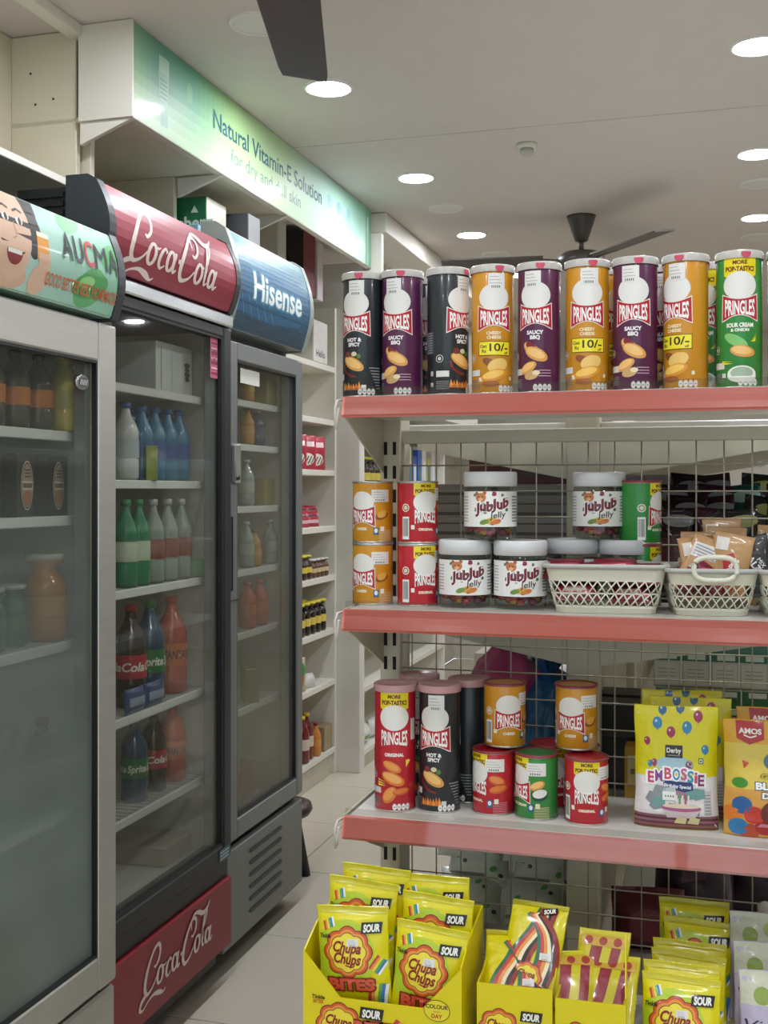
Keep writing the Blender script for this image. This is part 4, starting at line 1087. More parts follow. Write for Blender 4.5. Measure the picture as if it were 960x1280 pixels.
# ---- display boxes standing on the deck
boxy = M('box_yellow', '#e2d200', .4, coat=.25, var=.04)
boxin = M('box_inner', '#a8a08a', .7)
cardp = PRINT('card_print', .38, .25)
def display_box(label, x0, x1, y0, y1, hf, hdip, hb, big, rz=0):
    W = x1-x0; D = y1-y0
    t = thing('display_box', label, 'carton', (x0, y0, DZ), rz, 'yellow display boxes')
    prof = [(0, 0), (W, 0), (W, hf), (W*.76, hdip), (W*.24, hdip), (0, hf)] if big else [(0, 0), (W, 0), (W, hf), (0, hf)]
    MB().prism(prof, 0, .0025).build('front_panel', boxy, t)
    MB().box(0, W, D-.0025, D, 0, hb).build('back_panel', boxy, t)
    for a in (0, W-.0025): MB().prism([(0.0026, 0), (D-.0026, 0), (D-.0026, hb), (D*.35, hb-.015), (.0026, hf)], a, a+.0025, 'x').build('side_panel', boxy, t)
    MB().box(.0026, W-.0026, .0026, D-.0026, 0, .0025).build('base', boxin, t)
    p = Pr()
    if big:
        flower_logo(p, W*.235, .070, .036, 1); sour(p, W*.44, .094, .0115, 4, 0); drip(p, 'BITES', W*.475, .070, .022, .070, 4)
        for k, a in enumerate((-.5, -.05, .4)): belts(p, W*(.62+.10*k), .068-.004*k, .040, .036, a, 3+k)
        p.ell(W*.85, .112, .020, .016, '#7a4a12', 2).ell(W*.85, .112, .019, .015, '#e6da2a', 3); p.text('COLOUR', W*.85, .118, .0058, '#4a2a12', 4, bold=.03).text('your', W*.85, .111, .004, '#c46a1a', 4).text('DAY', W*.85, .104, .0058, '#c4401a', 4, bold=.04)
        p.text('Tinkle', W*.10, .110, .006, '#4a2a12', 3, bold=.03).text('BITES', W*.10, .103, .005, '#c46a1a', 3, bold=.03)
        p.rect(0, W, .0, .018, '#c9401e', 1)
    else:
        flower_logo(p, W*.30, hf*.58, .030, 1); sour(p, W*.72, hf*.72, .010, 4, 0); drip(p, 'BELT', W*.70, hf*.56, .018, .046, 4)
        belts(p, W*.62, hf*.28, .050, .026, .2, 3)
    p.build('front_print', cardp, t, lambda x, y, l: (x, -.0006-l*.00015, y))
    return t
bx1 = (PX(379, 1.64), PX(577, 1.64))
display_box('big yellow display box with a V-cut front, full of sour sweet packets', bx1[0], bx1[1], 1.64, 1.80, .178, .112, .215, True)
display_box('middle yellow display box of rainbow belt packets, right of the big one', PX(596, 1.66), PX(690, 1.66), 1.66, 1.80, .152, .152, .165, False, .04)
b3x = display_box('right-hand yellow display box with its flap up, plain front', PX(694, 1.66), PX(782, 1.66), 1.66, 1.80, .143, .143, .150, False, .04)
bw = bx1[1]-bx1[0]
for fx, y, z, tilt, rz, lb in ((.31, 1.668, .085, -.10, .06, 'sour sweet packet at the front left of the big display box'),
                               (.745, 1.672, .066, -.08, -.04, 'sour sweet packet at the front right of the big display box'),
                               (.25, 1.722, .112, -.06, .03, 'sour sweet packet behind the front left one in the big box'),
                               (.75, 1.722, .098, -.05, -.02, 'sour sweet packet behind the front right one in the big box'),
                               (.30, 1.766, .122, -.03, .02, 'sour sweet packet at the back left of the big display box'),
                               (.74, 1.766, .116, -.03, -.06, 'sour sweet packet at the back right of the big display box')):
    sweetA.put((bx1[0]+bw*fx, y, DZ+z*.9+.012), (tilt, math.sin(fx*37+y*90)*.07, rz), lb, GS)
def belt_print(w_, h):
    p = Pr(); p.rect(-w_/2, w_/2, 0, h, '#dacd00', 0); p.rect(-w_/2, w_/2, h-.009, h, '#b3aa16', 1)
    for k, c in enumerate(('#1f6b4f', '#c43a3a', '#e8963a', '#f2e6c0', '#1f1a16', '#8e2a1f')):
        P = [(w_*(.24-.035*k), h*.30), (w_*(.10-.03*k), h*.56), (w_*(-.02-.01*k), h*.80)]
        o = .0062*k
        p.stroke([(-w_*.42+o, h*.18), (-w_*.34+o, h*.45), (-w_*.10+o, h*.70), (w_*.04+o*.8, h*.93)], .0072, c, 2+k, 5)
        p.stroke([(w_*.02+o, h*.14), (w_*.12+o, h*.42), (w_*.08+o*.8, h*.66), (-w_*.16+o*.7, h*.86)], .0072, c, 9+k, 5)
    flower_logo(p, -w_*.02, h*.20, w_*.26, 16); sticker(p, w_*.26, h*.42, w_*.2, h*.07, 26); sour(p, w_*.2, h*.90, h*.05, 16, .3)
    return p
beltP = Proto(mk_bag('belt_packet', 'candy bag', .092, .150, .022, '#cfc514', belt_print(.092, .150), seed=9))
xx = PX(648, 1.70)
beltP.put((xx-.006, 1.675, DZ+.085), (-.85, 0, .12), 'rainbow belt packet leaning at the front of the middle display box', 'belt packets in display boxes')
beltP.put((xx+.008, 1.715, DZ+.110), (-.70, 0, -.10), 'rainbow belt packet behind the leaning one in the middle display box', 'belt packets in display boxes')
def red_print(w_, h):
    p = Pr(); p.rect(-w_/2, w_/2, 0, h, '#c9be14', 0)
    p.stroke([(-w_*.3, h*.25), (-w_*.18, h*.5), (-w_*.1, h*.85)], w_*.22, '#8e2430', 2, 5).stroke([(w_*.1, h*.2), (w_*.2, h*.5), (w_*.28, h*.85)], w_*.18, '#8e2430', 2, 5)
    p.stroke([(w_*.0, h*.15), (w_*.10, h*.4)], w_*.08, '#2f7a4a', 3); p.rect(-w_*.45, w_*.45, h*.80, h*.93, '#c7a03a', 4)
    for cx in (-.28, 0, .28): p.ell(w_*cx, h*.865, w_*.08, h*.05, '#a03a2a', 5)
    p.rect(-w_*.5, w_*.5, 0, h*.08, '#5a2a1a', 3)
    return p
redP = Proto(mk_bag('belt_packet', 'candy bag', .080, .135, .020, '#c2b81a', red_print(.080, .135), seed=12))
xx = PX(742, 1.70)
for dx, y, z, a, rz, lb in ((-.022, 1.676, .080, -.85, .22, 'red belt packet leaning left in the right-hand display box'), (.018, 1.680, .078, -.85, -.05, 'red belt packet leaning at the front of the right-hand display box'),
                            (.0, 1.725, .085, -.6, -.1, 'red belt packet at the back of the right-hand display box')):
    redP.put((xx+dx, y, DZ+z), (a, 0, rz), lb, 'red belt packets')
fl = MB().prism([(.02, .145), (.075, .145), (.055, .195), (.040, .232)], PX(782, 1.66)-PX(694, 1.66)-.0022, PX(782, 1.66)-PX(694, 1.66)-.0002, 'x').build('raised_flap', boxy, b3x)
# loose leaning packets at the right
for k in range(6):
    px = (868, 873, 862, 858, 852, 850)[k]; y = 1.955-.047*k; z = (.19, .172, .150, .128, .108, .085)[k]
    sweetA.put((PX(px, y), y, DZ+.012+max(0, (z-.15)*.9)), (-.16-.02*k, 0, (.05, -.04, .02, -.08, .03, -.02)[k]),
               ('yellow sweet packet standing last in the loose row beside the boxes', 'yellow sweet packet second from the back of the loose row', 'yellow sweet packet third from the back of the loose row', 'yellow sweet packet third from the front of the loose row', 'yellow sweet packet second from the front of the loose row', 'yellow sweet packet at the front of the loose row, logo showing')[k], GS)
# lavender jelly packets, right edge
def lav_print(w_, h):
    p = Pr(); p.rect(-w_/2, w_/2, 0, h, '#bdb2cc', 0); p.rect(-w_/2, w_/2, h*.72, h, '#c9cbb4', 1)
    for cx, cy, r_, c in ((-.2, .80, .09, '#8fa34a'), (.1, .86, .08, '#a3b45a'), (.22, .56, .10, '#6a2a4a'), (.30, .66, .07, '#7a2f52'), (.34, .50, .07, '#7f3458')): p.ell(w_*cx, h*cy, w_*r_*1.3, w_*r_*1.3, c, 2)
    p.text('Vitu', -w_*.20, h*.56, h*.085, '#2a2440', 4, w=w_*.5, shear=.3); p.text('Jelly', -w_*.10, h*.44, h*.06, '#2a2440', 4, w=w_*.34, shear=.3)
    return p
lav = Proto(mk_bag('jelly_packet', 'candy bag', .105, .165, .030, '#b9aec8', lav_print(.105, .165), seed=21))
for k, (px, y, z) in enumerate(((955, 1.90, .035), (962, 1.83, .015), (972, 1.76, .0))):
    lav.put((PX(px, y), y, DZ+.005+z), (-.14, 0, .05*k), ('lavender jelly packet, rear one at the right edge of the deck', 'lavender jelly packet, middle one at the right edge of the deck', 'lavender jelly packet, front one at the right edge of the deck')[k], 'lavender jelly packets')
t = thing('spray_bottle', 'small bottle with a white cap standing behind the lavender packets', 'bottle', (PX(957, 1.985), 1.985, DZ))
MB().lathe([(.018, 0), (.022, .01), (.022, .13), (.012, .155), (.012, .165)], 18).build('bottle_body', M('bottle_dark', '#5a2230', .3), t)
MB().lathe([(.013, .16), (.013, .195), (.006, .2)], 16).build('cap', whitelam, t)
# ---- standing pouches on the lower shelf
def party_print(w_, h):
    p = Pr(); p.rect(-w_/2, w_/2, 0, h, '#e2dfe0', 0)
    n = 10; p.poly([(-w_/2, h), (w_/2, h)][::-1]+[(-w_/2+w_*i/n, h*.44-.02*w_*math.sin(PI*i/n)+.06*w_*(.5-i/n)*-.3) for i in range(n+1)], '#e0d60a', 1)
    for cx, cy, r_, c in ((-.22, .86, .058, '#2f86b8'), (.13, .83, .058, '#2f86b8'), (-.06, .79, .052, '#a8285a'), (.26, .92, .054, '#a8285a'), (-.35, .71, .038, '#a8285a'), (.35, .66, .044, '#2f86b8'), (.16, .53, .045, '#8a2a5a'), (-.26, .54, .035, '#a8285a'), (-.31, .53, .03, '#2f86b8'), (-.16, .97, .05, '#27658f'), (.05, .985, .05, '#27658f')):
        p.ell(w_*cx, h*cy, w_*r_, w_*r_*1.25, c, 3).poly([(w_*cx, h*cy-w_*r_*1.1), (w_*(cx-.012), h*cy-w_*r_*1.45), (w_*(cx+.012), h*cy-w_*r_*1.45)], c, 4)
        p.ell(w_*(cx-.015), h*cy+w_*r_*.4, w_*r_*.2, w_*r_*.3, '#d9e4ea', 5)
    p.rect(-w_*.13, w_*.08, h*.585, h*.685, '#1f1b1e', 4); p.text('Derby', -w_*.025, h*.645, h*.038, '#f2f0ea', 5, w=w_*.17, bold=.03); p.rect(-w_*.10, w_*.05, h*.60, h*.608, '#8a8a80', 5)
    p.ell(-w_*.02, h*.53, w_*.22, h*.07, '#a9cbd8', 3)
    wv = lambda X, Y: (X, Y*(1+.15*math.cos(X*140))-.8*X*X/w_)
    xs_ = [-.300, -.205, -.095, .005, .095, .175, .238, .300]
    for q_, (ch_, cx_) in enumerate(zip('EMBOSSiE', xs_)):
        ww = (.066, .080, .076, .082, .066, .066, .024, .066)[q_]*w_
        p.text(ch_, cx_*w_, h*(.462-.45*cx_*cx_+.004*(-1)**q_), h*.088, '#f6f4f4', 5, w=ww*1.15, bold=.13)
        p.text(ch_, cx_*w_, h*(.462-.45*cx_*cx_+.004*(-1)**q_), h*.088, ('#c43a6a', '#7f3a86', '#c4456a', '#3f86b0', '#b8508a', '#3f8aa8', '#c43a5a', '#7f2a68')[q_], 6+q_ % 2, w=ww, bold=.03)
    for k, (tx, cx, c) in enumerate((('E', -.29, '#c43a6a'), ('B', -.045, '#3f86b0'), ('S', .115, '#c43a6a'))): pass
    p.poly([(-w_*.16, h*.405), (w_*.20, h*.395), (w_*.21, h*.335), (w_*.10, h*.315), (-w_*.14, h*.345)], '#2a3a72', 5); p.text('Birthday Special', w_*.02, h*.362, h*.026, '#eef0f4', 6, w=w_*.32, bold=.03, rot=-.05)
    q = random.Random(4)
    for k in range(16):
        cx = -w_*.33+w_*.62*q.random(); cy = h*(.16+.17*q.random()); c = q.choice(['#b9c4c2', '#d8d6d4', '#6f9a96', '#e6e4e2', '#a8728a', '#8a8f96'])
        p.poly([(cx-.012, cy-.004), (cx-.004, cy-.010), (cx+.011, cy-.006), (cx+.010, cy+.007), (cx-.006, cy+.009)], c, 3+k % 3)
    for k in range(5): p.rect(w_*(.0+.035*k), w_*(.02+.035*k), h*.20, h*(.29+.01*(k % 2)), ['#e8e2d8', '#5fa36f', '#e8e2d8', '#b94a78', '#e8e2d8'][k], 7)
    p.ell(w_*.06, h*.185, w_*.24, h*.030, '#a65a84', 7).ell(w_*.06, h*.20, w_*.22, h*.018, '#e3cdb9', 8).poly([(-w_*.17, h*.18), (w_*.29, h*.18), (w_*.22, h*.10), (-w_*.10, h*.10)], '#d7c3c8', 6)
    for k in range(6): p.rect(-w_/2, w_/2, h*.02*k, h*(.02*k+.02), ['#6a3a36', '#8f5a52', '#6a3048', '#94626a', '#5a2a3a', '#8a5560'][k], 2)
    for cx in (.05, .20): p.poly([(w_*(cx-.07), h*.055), (w_*(cx+.06), h*.05), (w_*(cx+.08), h*.10), (w_*(cx-.03), h*.115)], '#d9cf9c', 9)
    p.rect(-w_*.16, w_*.0, h*.245, h*.315, '#e9e8e6', 9)
    for k in range(4): p.rect(-w_*.13+w_*.03*k, -w_*.115+w_*.03*k, h*.27, h*.285, '#6a6a6c', 10)
    p.rect(w_*.27, w_*.33, h*.545, h*.59, '#2a5a3a', 4).rect(w_*.28, w_*.32, h*.552, h*.583, '#dfe6d2', 5).ell(w_*.30, h*.567, w_*.012, w_*.012, '#2a6a3a', 6)
    p.rect(w_*.33, w_*.42, h*.13, h*.33, '#c6c3c6', 3)
    for k in range(7): p.rect(w_*.34, w_*.41, h*(.14+.025*k), h*(.148+.025*k), '#8a878c', 4)
    return p
party = Proto(mk_bag('sweet_pouch', 'candy bag', .132, .192, .052, '#d8cf12', party_print(.132, .192), stand=True, seed=31, wr=.0016))
party.put((PX(845, 1.885), 1.885, Z3), (-.04, 0, .03), 'front yellow and white pouch with balloons, standing on the lower shelf', 'balloon pouches')
party.put((PX(862, 1.945), 1.945, Z3+.004), (-.04, 0, -.05), 'second balloon pouch, just behind the front one', 'balloon pouches')
party.put((PX(852, 1.995), 1.995, Z3+.008), (.0, 0, .06), 'rearmost balloon pouch against the wire mesh', 'balloon pouches')
def block_print(w_, h):
    p = Pr(); p.rect(-w_/2, w_/2, 0, h, '#d9a21c', 0); p.rect(-w_/2, w_/2, h*.42, h*.8, '#d9c04a', 1); p.rect(-w_/2, w_/2, 0, h*.42, '#d9a04a', 1)
    p.poly([(-w_*.36, h*.99), (-w_*.36, h*.84), (-w_*.22, h*.79), (-w_*.06, h*.84), (-w_*.06, h*.99)], '#b01f2a', 3); p.text('AMOS', -w_*.21, h*.905, h*.045, '#f3ece6', 5, w=w_*.24, bold=.04); p.stroke([(-w_*.28, h*.87), (-w_*.21, h*.852), (-w_*.14, h*.87)], .002, '#f3ece6', 5, 4)
    p.ell(w_*.15, h*.66, w_*.22, h*.10, '#4f6a7c', 3)
    for k in range(4): p.poly([(w_*(.0+.07*k), h*.73), (w_*(.04+.07*k), h*.73), (w_*(.08+.07*k), h*.58), (w_*(.05+.07*k), h*.58)], '#dfe6ea', 4)
    p.text('Gummy', w_*.08, h*.535, h*.042, '#c9b018', 6, w=w_*.34, bold=.05, outline=('#2a2a2a', .06)); p.text('BLOCKS', w_*.10, h*.455, h*.056, '#f2f2f0', 6, w=w_*.50, bold=.05, outline=('#2a3a5a', .07)); p.text('DROPS', w_*.10, h*.375, h*.05, '#f2f2f0', 6, w=w_*.36, bold=.05, outline=('#2a3a5a', .07))
    p.poly([(-w_*.30, h*.66), (-w_*.22, h*.64), (-w_*.28, h*.59)], '#c4402a', 3); p.ell(-w_*.33, h*.47, w_*.09, h*.045, '#3f8a2a', 3)
    for cx, cy, c in ((-.30, .28, '#2a5f9c'), (-.34, .09, '#2f7fb8'), (-.17, .20, '#c43a2a'), (-.05, .10, '#b02a2a'), (-.22, .05, '#c4502a'), (.10, .08, '#2a62a0'), (-.40, .20, '#d97a2a')): p.ell(w_*cx, h*cy, w_*.11, h*.075, c, 4+int(cx*10) % 2).ell(w_*cx, h*cy+h*.03, w_*.06, h*.02, '#e8e0d8' if cx > .5 else c, 6)
    p.ell(w_*.12, h*.22, w_*.22, h*.13, '#6a2a22', 7).ell(w_*.20, h*.25, w_*.05, h*.03, '#a85a48', 8); p.poly([(-w_*.10, h*.13), (w_*.2, h*.13), (w_*.3, h*.10), (-w_*.14, h*.10)], '#d88a9a', 9)
    return p
block = Proto(mk_bag('gummy_pouch', 'candy bag', .140, .178, .045, '#d59d1c', block_print(.140, .178), stand=True, seed=41, wr=.0016))
block.put((PX(962, 1.872), 1.872, Z3), (-.04, 0, .0), 'front orange pouch of gummy blocks at the right edge of the lower shelf', 'gummy block pouches')
block.put((PX(978, 1.93), 1.93, Z3+.010), (-.04, 0, .05), 'second orange gummy pouch, its red badge showing behind the front one', 'gummy block pouches')
# ---- sachets in the baskets
def kraft_print(w_, h, v):
    p = Pr(); p.rect(-w_/2, w_/2, 0, h, '#b48a58', 0)
    if v == 0:
        p.poly([(-w_*.42, h*.62), (w_*.44, h*.66), (w_*.44, h*.90), (-w_*.42, h*.86)], '#d6d5d2', 2)
        for k in range(4): p.rect(-w_*.36, w_*.3, h*(.66+.05*k), h*(.68+.05*k), '#8f9096', 3)
        p.ell(-w_*.02, h*.34, w_*.34, h*.24, '#c9c2b2', 2).ell(0, h*.33, w_*.28, h*.19, '#8f8f8c', 3)
        for k in range(4): p.rect(-w_*.22, w_*.22, h*(.24+.05*k), h*(.26+.05*k), '#d4d2cc', 4)
    else:
        p.poly([(-w_*.22, h*.62), (w_*.05, h*.70), (w_*.42, h*.30), (w_*.30, h*.05), (-w_*.02, h*.2)], '#b5202a', 2); p.text('SCOPES', w_*.02, h*.42, h*.09, '#f2ece6', 3, w=h*.42, bold=.04, rot=1.1)
        p.rect(-w_*.42, -w_*.1, h*.72, h*.92, '#d6d2ca', 3); p.rect(w_*.2, w_*.44, h*.05, h*.2, '#d99a5a', 3)
    return p
kA = Proto(mk_bag('kraft_sachet', 'sachet', .062, .098, .012, '#b08654', kraft_print(.062, .098, 0), seed=51, wr=.001))
kB = Proto(mk_bag('kraft_sachet', 'sachet', .062, .100, .012, '#b08654', kraft_print(.062, .100, 1), seed=53, wr=.001))
GK = 'brown sachets in the baskets'
for pr, px, y, z, rot, lb in ((kA, 861, 1.868, .028, (-.15, .42, .05), 'brown sachet with white back panel tilted left in the handled basket'),
                              (kA, 872, 1.90, .030, (-.1, .04, 0), 'brown sachet with white back panel upright behind the tilted one'),
                              (kB, 881, 1.885, .022, (-.1, -.12, .5), 'brown sachet with a red stripe, turned aside in the handled basket'),
                              (kB, 905, 1.872, .028, (-.12, .16, -.1), 'brown sachet with a red stripe facing forward in the handled basket'),
                              (kB, 908, 1.91, .036, (-.08, .02, .1), 'brown sachet behind the forward red-striped one'),
                              (kB, 906, 1.945, .048, (-.05, -.05, 0), 'brown sachet standing highest at the back of the handled basket'),
                              (kA, 930, 1.88, .020, (-.1, .30, .9), 'brown sachet turned edge-on at the right of the handled basket'),
                              (kA, 965, 1.93, .040, (-.05, .1, .1), 'brown sachet at the back of the basket cut by the right edge')):
    pr.put((PX(px, y), y, Z2+z), rot, lb, GK)
p = Pr(); p.rect(-.03, .03, 0, .095, '#1c1b1d', 0); p.text('MALTE', 0, .052, .011, '#ece8e2', 2, w=.045, bold=.03, rot=-1.2); p.text('MIX', .012, .05, .007, '#ece8e2', 2, rot=-1.2); p.rect(-.028, -.022, .01, .085, '#c9c4ba', 1)
mk_b = mk_bag('black_sachet', 'sachet', .060, .095, .012, '#1b1a1c', p, seed=55, wr=.001)()
mk_b.location = (PX(953, 1.88), 1.88, Z2+.03); mk_b.rotation_euler = (-.12, -.25, 0); mk_b['label'] = 'black sachet with white lettering in the basket at the right edge'
p = Pr(); p.rect(-.035, .035, 0, .05, '#6a1226', 0); p.rect(-.03, .03, .012, .03, '#a8324a', 1); p.rect(-.02, .015, .016, .026, '#d9b8ae', 2)
dr = Proto(mk_bag('red_candy', 'candy', .070, .050, .016, '#5f1424', p, seed=57, wr=.0015))
for k, (px, z) in enumerate(((706, .050), (738, .046), (772, .052), (800, .044), (722, .015), (785, .012))):
    dr.put((PX(px, 1.868), 1.868+.006*(k % 2), Z2+z), (-.9, .0, .2*(-1)**k), 'dark red wrapped sweet lying in the wide basket, %s from the left' % ('first', 'second', 'third', 'fourth', 'fifth', 'sixth', 'seventh')[k], 'dark red sweets in the wide basket')
for k in range(3):
    dr.put((PX(874+9*k, 1.862), 1.86, Z2+.030+.004*k), (-.5, .2*k, .3*k), 'dark red wrapped sweet under the basket handle, %s from the left' % ('first', 'second', 'third', 'fourth', 'fifth', 'sixth', 'seventh')[k], 'sweets under the basket handle')
# ================================================================== DRINKS IN THE FRIDGES
def mk_bottle(name, cat, r, h, liq, cap, lab=None, txt=None, txtc='#f0f0ea', neck=.33, glassy=False):
    def f():
        t = thing(name, 'x', cat); hs = h*.62
        m = M('liq_'+liq.strip('#'), liq, .15, coat=.5, var=.05)
        MB().lathe([(r*.82, 0), (r, .008), (r, h*.25), (r*.94, h*.3), (r*.94, h*.5), (r, h*.55), (r, hs), (r*.8, h*.72), (r*.42, h*.84), (r*neck, h*.9), (r*neck, h*.93)], 24).build('bottle_body', m, t)
        MB().lathe([(r*neck+.003, h*.925), (r*neck+.003, h*.99), (r*neck, h)], 18).build('cap', M('cap_'+cap.strip('#'), cap, .4), t)
        if lab:
            p = Pr(); w_ = PI*r*.995; p.rect(-w_, w_, h*.29, h*.52, lab, 0)
            if txt:
                for cx in (-w_*.5, w_*.5, 0): p.text(txt, cx, h*.405, h*.085, txtc, 2, w=r*1.45, bold=.03, shear=.2)
            rr = r+.0007
            p.build('label', canprint, t, lambda x, y, l: ((rr+l*EPS)*math.sin(x/rr), -(rr+l*EPS)*math.cos(x/rr), y), gx=.008)
        return t
    return f
def mk_box(name, cat, w_, d, h, col, pr=None, mat=None):
    def f():
        t = thing(name, 'x', cat)
        MB().box(-w_/2, w_/2, -d/2, d/2, 0, h, .0015).build('box_body', mat or M('pk_'+col.strip('#'), col, .45, coat=.15), t)
        if pr: pr.build('box_print', cardp, t, lambda x, y, l: (x, -d/2-.0006-l*EPS, y))
        return t
    return f
def FR(loc, x, y, z): return (loc[0]+x, loc[1]+y, z+.0005)
LA, LB, LC = (-1.30, A_Y1-A_W), (-1.36, B_Y0), (-1.385, C_Y0)
TURN = (0, 0, PI/2+.55)
def row(pr, L, x, ys, z, label, group, rz=TURN):
    for y in ys: pr.put(FR(L, x, y, z), rz, label, group)
# nearest fridge
NTH = ['nearest', 'second', 'third', 'fourth', 'fifth', 'sixth', 'seventh', 'eighth', 'ninth', 'tenth']
def rowpx(pr, L, dx, pxs, z, label, group=None, rz=TURN, scale=None):
    "things in a row on a fridge shelf; pxs are the picture columns where they stand"
    x = L[0]+dx; n = len(pxs)
    for k, px in enumerate(pxs):
        lb = label if n == 1 else '%s, %s of %d from the left' % (label, ('first', 'second', 'third', 'fourth', 'fifth')[k], n)
        pr.put((x, PY(px, x), z+.0005), rz, lb, group, scale)
ora = Proto(mk_bottle('juice_bottle', 'bottle', .032, .165, '#4a4038', '#2a2622', '#c0702e'))
rowpx(ora, LA, -.115, (-14, 18, 48), 1.547, 'dark bottle on the nearest fridge top shelf', 'dark bottles in the nearest fridge')
yb = Proto(mk_bottle('yellow_bottle', 'bottle', .034, .17, '#b9aa4a', '#c9c08a', '#a9a052', neck=.6))
rowpx(yb, LA, -.085, (82,), 1.547, 'yellow bottle under the oval badge in the nearest fridge')
p = Pr(); p.rect(-.055, .055, 0, .13, '#2b2321', 0); p.ell(0, .065, .032, .052, '#d9cebe', 2).ell(0, .065, .029, .049, '#2b2321', 3).ell(0, .065, .027, .046, '#b9a48c', 4)
p.rect(-.027, .027, .056, .074, '#e3dccc', 5).rect(-.025, .025, .060, .070, '#8a5a4a', 6).ell(0, .039, .022, .016, '#c07a52', 5)
for k in range(3): p.rect(-.016, .016, .082+.007*k, .085+.007*k, '#6a4038', 6)
cof = Proto(mk_box('beverage_carton', 'carton', .11, .06, .13, '#2b2321', p))
rowpx(cof, LA, -.115, (-30, 16, 56), 1.363, 'dark oval-badged carton in the nearest fridge', 'dark cartons in the nearest fridge', (0, 0, PI/2+.2))
oj = Proto(mk_bottle('orange_jar', 'jar', .048, .19, '#c07a24', '#b9b4a4', '#c98a34', neck=.85))
rowpx(oj, LA, -.12, (56,), 1.09, 'orange juice jar on the third shelf of the nearest fridge')
gb = Proto(mk_bottle('green_can', 'can', .031, .13, '#2f5a3a', '#b5b8b4', '#3f6a44', neck=.8))
rowpx(gb, LA, -.13, (-12, 16), 1.09, 'green can in the nearest fridge', 'green cans in the nearest fridge')
db = Proto(mk_bottle('dark_bottle', 'bottle', .036, .2, '#3a2a2a', '#7a2a2a', '#5a2a30'))
rowpx(db, LA, -.13, (20, 52), .72, 'dark bottle low behind the nearest misted glass', 'low dark bottles in the nearest fridge')
yp = Proto(mk_box('yellow_pack', 'pack', .12, .08, .12, '#b0a044')); rowpx(yp, LA, -.14, (-4,), .345, 'yellow pack at the bottom of the nearest fridge', None, (0, 0, PI/2))
# second fridge
p = Pr(); p.rect(-.083, -.078, .0, .12, '#9ea3a3', 1); p.rect(-.02, -.017, .0, .12, '#aeb3b3', 1)
for k in range(4): p.ell(.075, .085-.013*k, .018-.003*(k % 2), .007, '#5a6252', 2)
wp = Proto(mk_box('white_reflection_box', 'carton', .22, .12, .135, '#d3d7d6', p)); rowpx(wp, LB, -.15, (194,), 1.685, 'white box standing in for a reflection, on the top shelf of the second fridge', None, (0, 0, PI/2))  # added box in place of a white reflection in the door glass
bw_ = Proto(mk_bottle('water_bottle', 'bottle', .031, .20, '#3f82a8', '#3f6ab0', '#3a5fa0'))
rowpx(bw_, LB, -.12, (177, 193, 209, 223), 1.444, 'blue water bottle in the second fridge', 'blue bottles in the second fridge')
rowpx(bw_, LB, -.20, (166, 182, 197, 212), 1.444, 'blue water bottle in the row behind', 'back row of blue bottles in the second fridge')
pb = Proto(mk_bottle('milk_bottle', 'bottle', .034, .20, '#c9cfcd', '#3f5f9a', '#aeb8bc'))
rowpx(pb, LB, -.11, (157,), 1.444, 'white bottle at the left of the blue bottles in the second fridge')
ym = Proto(mk_box('juice_carton', 'carton', .05, .03, .09, '#8a9a3a', Pr().ell(0, .05, .018, .018, '#c4582a', 1).ell(0, .05, .012, .010, '#e0d8a0', 2)))
rowpx(ym, LB, -.079, (189,), 1.444, 'small green and orange juice carton in front of the blue bottles')
rc = Proto(mk_box('red_carton', 'carton', .05, .05, .06, '#a03f4c')); rowpx(rc, LB, -.11, (246,), 1.444, 'small red carton right of the blue bottles in the second fridge')
gr = Proto(mk_bottle('green_bottle', 'bottle', .031, .225, '#2f8560', '#3a8a5a', '#b9c4a8'))
rowpx(gr, LB, -.11, (157, 173), 1.169, 'green soda bottle in the second fridge', 'green bottles in the second fridge')
cl = Proto(mk_bottle('clear_bottle', 'bottle', .031, .225, '#98a59d', '#b9c4be', '#8a4a38'))
rowpx(cl, LB, -.11, (191, 209, 226), 1.169, 'clear brown-labelled bottle in the second fridge', 'clear bottles in the second fridge')
lg = Proto(mk_box('green_tub', 'tub', .08, .06, .05, '#7fae88')); rowpx(lg, LB, -.10, (247,), 1.169, 'pale green tub at the right of the clear bottles')
ck = Proto(mk_bottle('cola_bottle', 'bottle', .042, .27, '#2a1614', '#a82a30', '#b8263a', 'Cola'))
sp_ = Proto(mk_bottle('lime_bottle', 'bottle', .042, .27, '#1f4a68', '#2f8a4a', '#1f7a3a', 'Sprite'))
fa_ = Proto(mk_bottle('orange_bottle', 'bottle', .044, .27, '#b8482a', '#c0502a', '#cc6a2a', 'FANTA', '#3a2a4a'))
F2 = (0, 0, PI/2-.85)
rowpx(ck, LB, -.125, (163,), .85, 'large cola bottle with a red label on the fourth shelf', None, F2)
rowpx(sp_, LB, -.125, (187,), .85, 'large lime soda bottle with a green label on the fourth shelf', None, F2)
rowpx(fa_, LB, -.125, (214,), .85, 'large orange soda bottle on the fourth shelf of the second fridge', None, F2)
blp = Proto(mk_bag('blue_pack', 'pack', .10, .065, .025, '#2a4a80', Pr().rect(-.04, .04, .02, .042, '#9fb0c8', 1), seed=61))
rowpx(blp, LB, -.074, (168, 192), .85, 'blue wrapped pack before the large bottles', 'blue packs in the second fridge', (0, 0, PI/2))
LOWS = (.85, .85, .82)
rowpx(sp_, LB, -.13, (168,), .597, 'large lime soda bottle on the lowest shelf of the second fridge', None, F2, LOWS)
rowpx(ck, LB, -.13, (192,), .597, 'large cola bottle on the lowest shelf of the second fridge', None, F2, LOWS)
rowpx(fa_, LB, -.13, (216,), .597, 'large orange soda bottle on the lowest shelf of the second fridge', None, F2, LOWS)
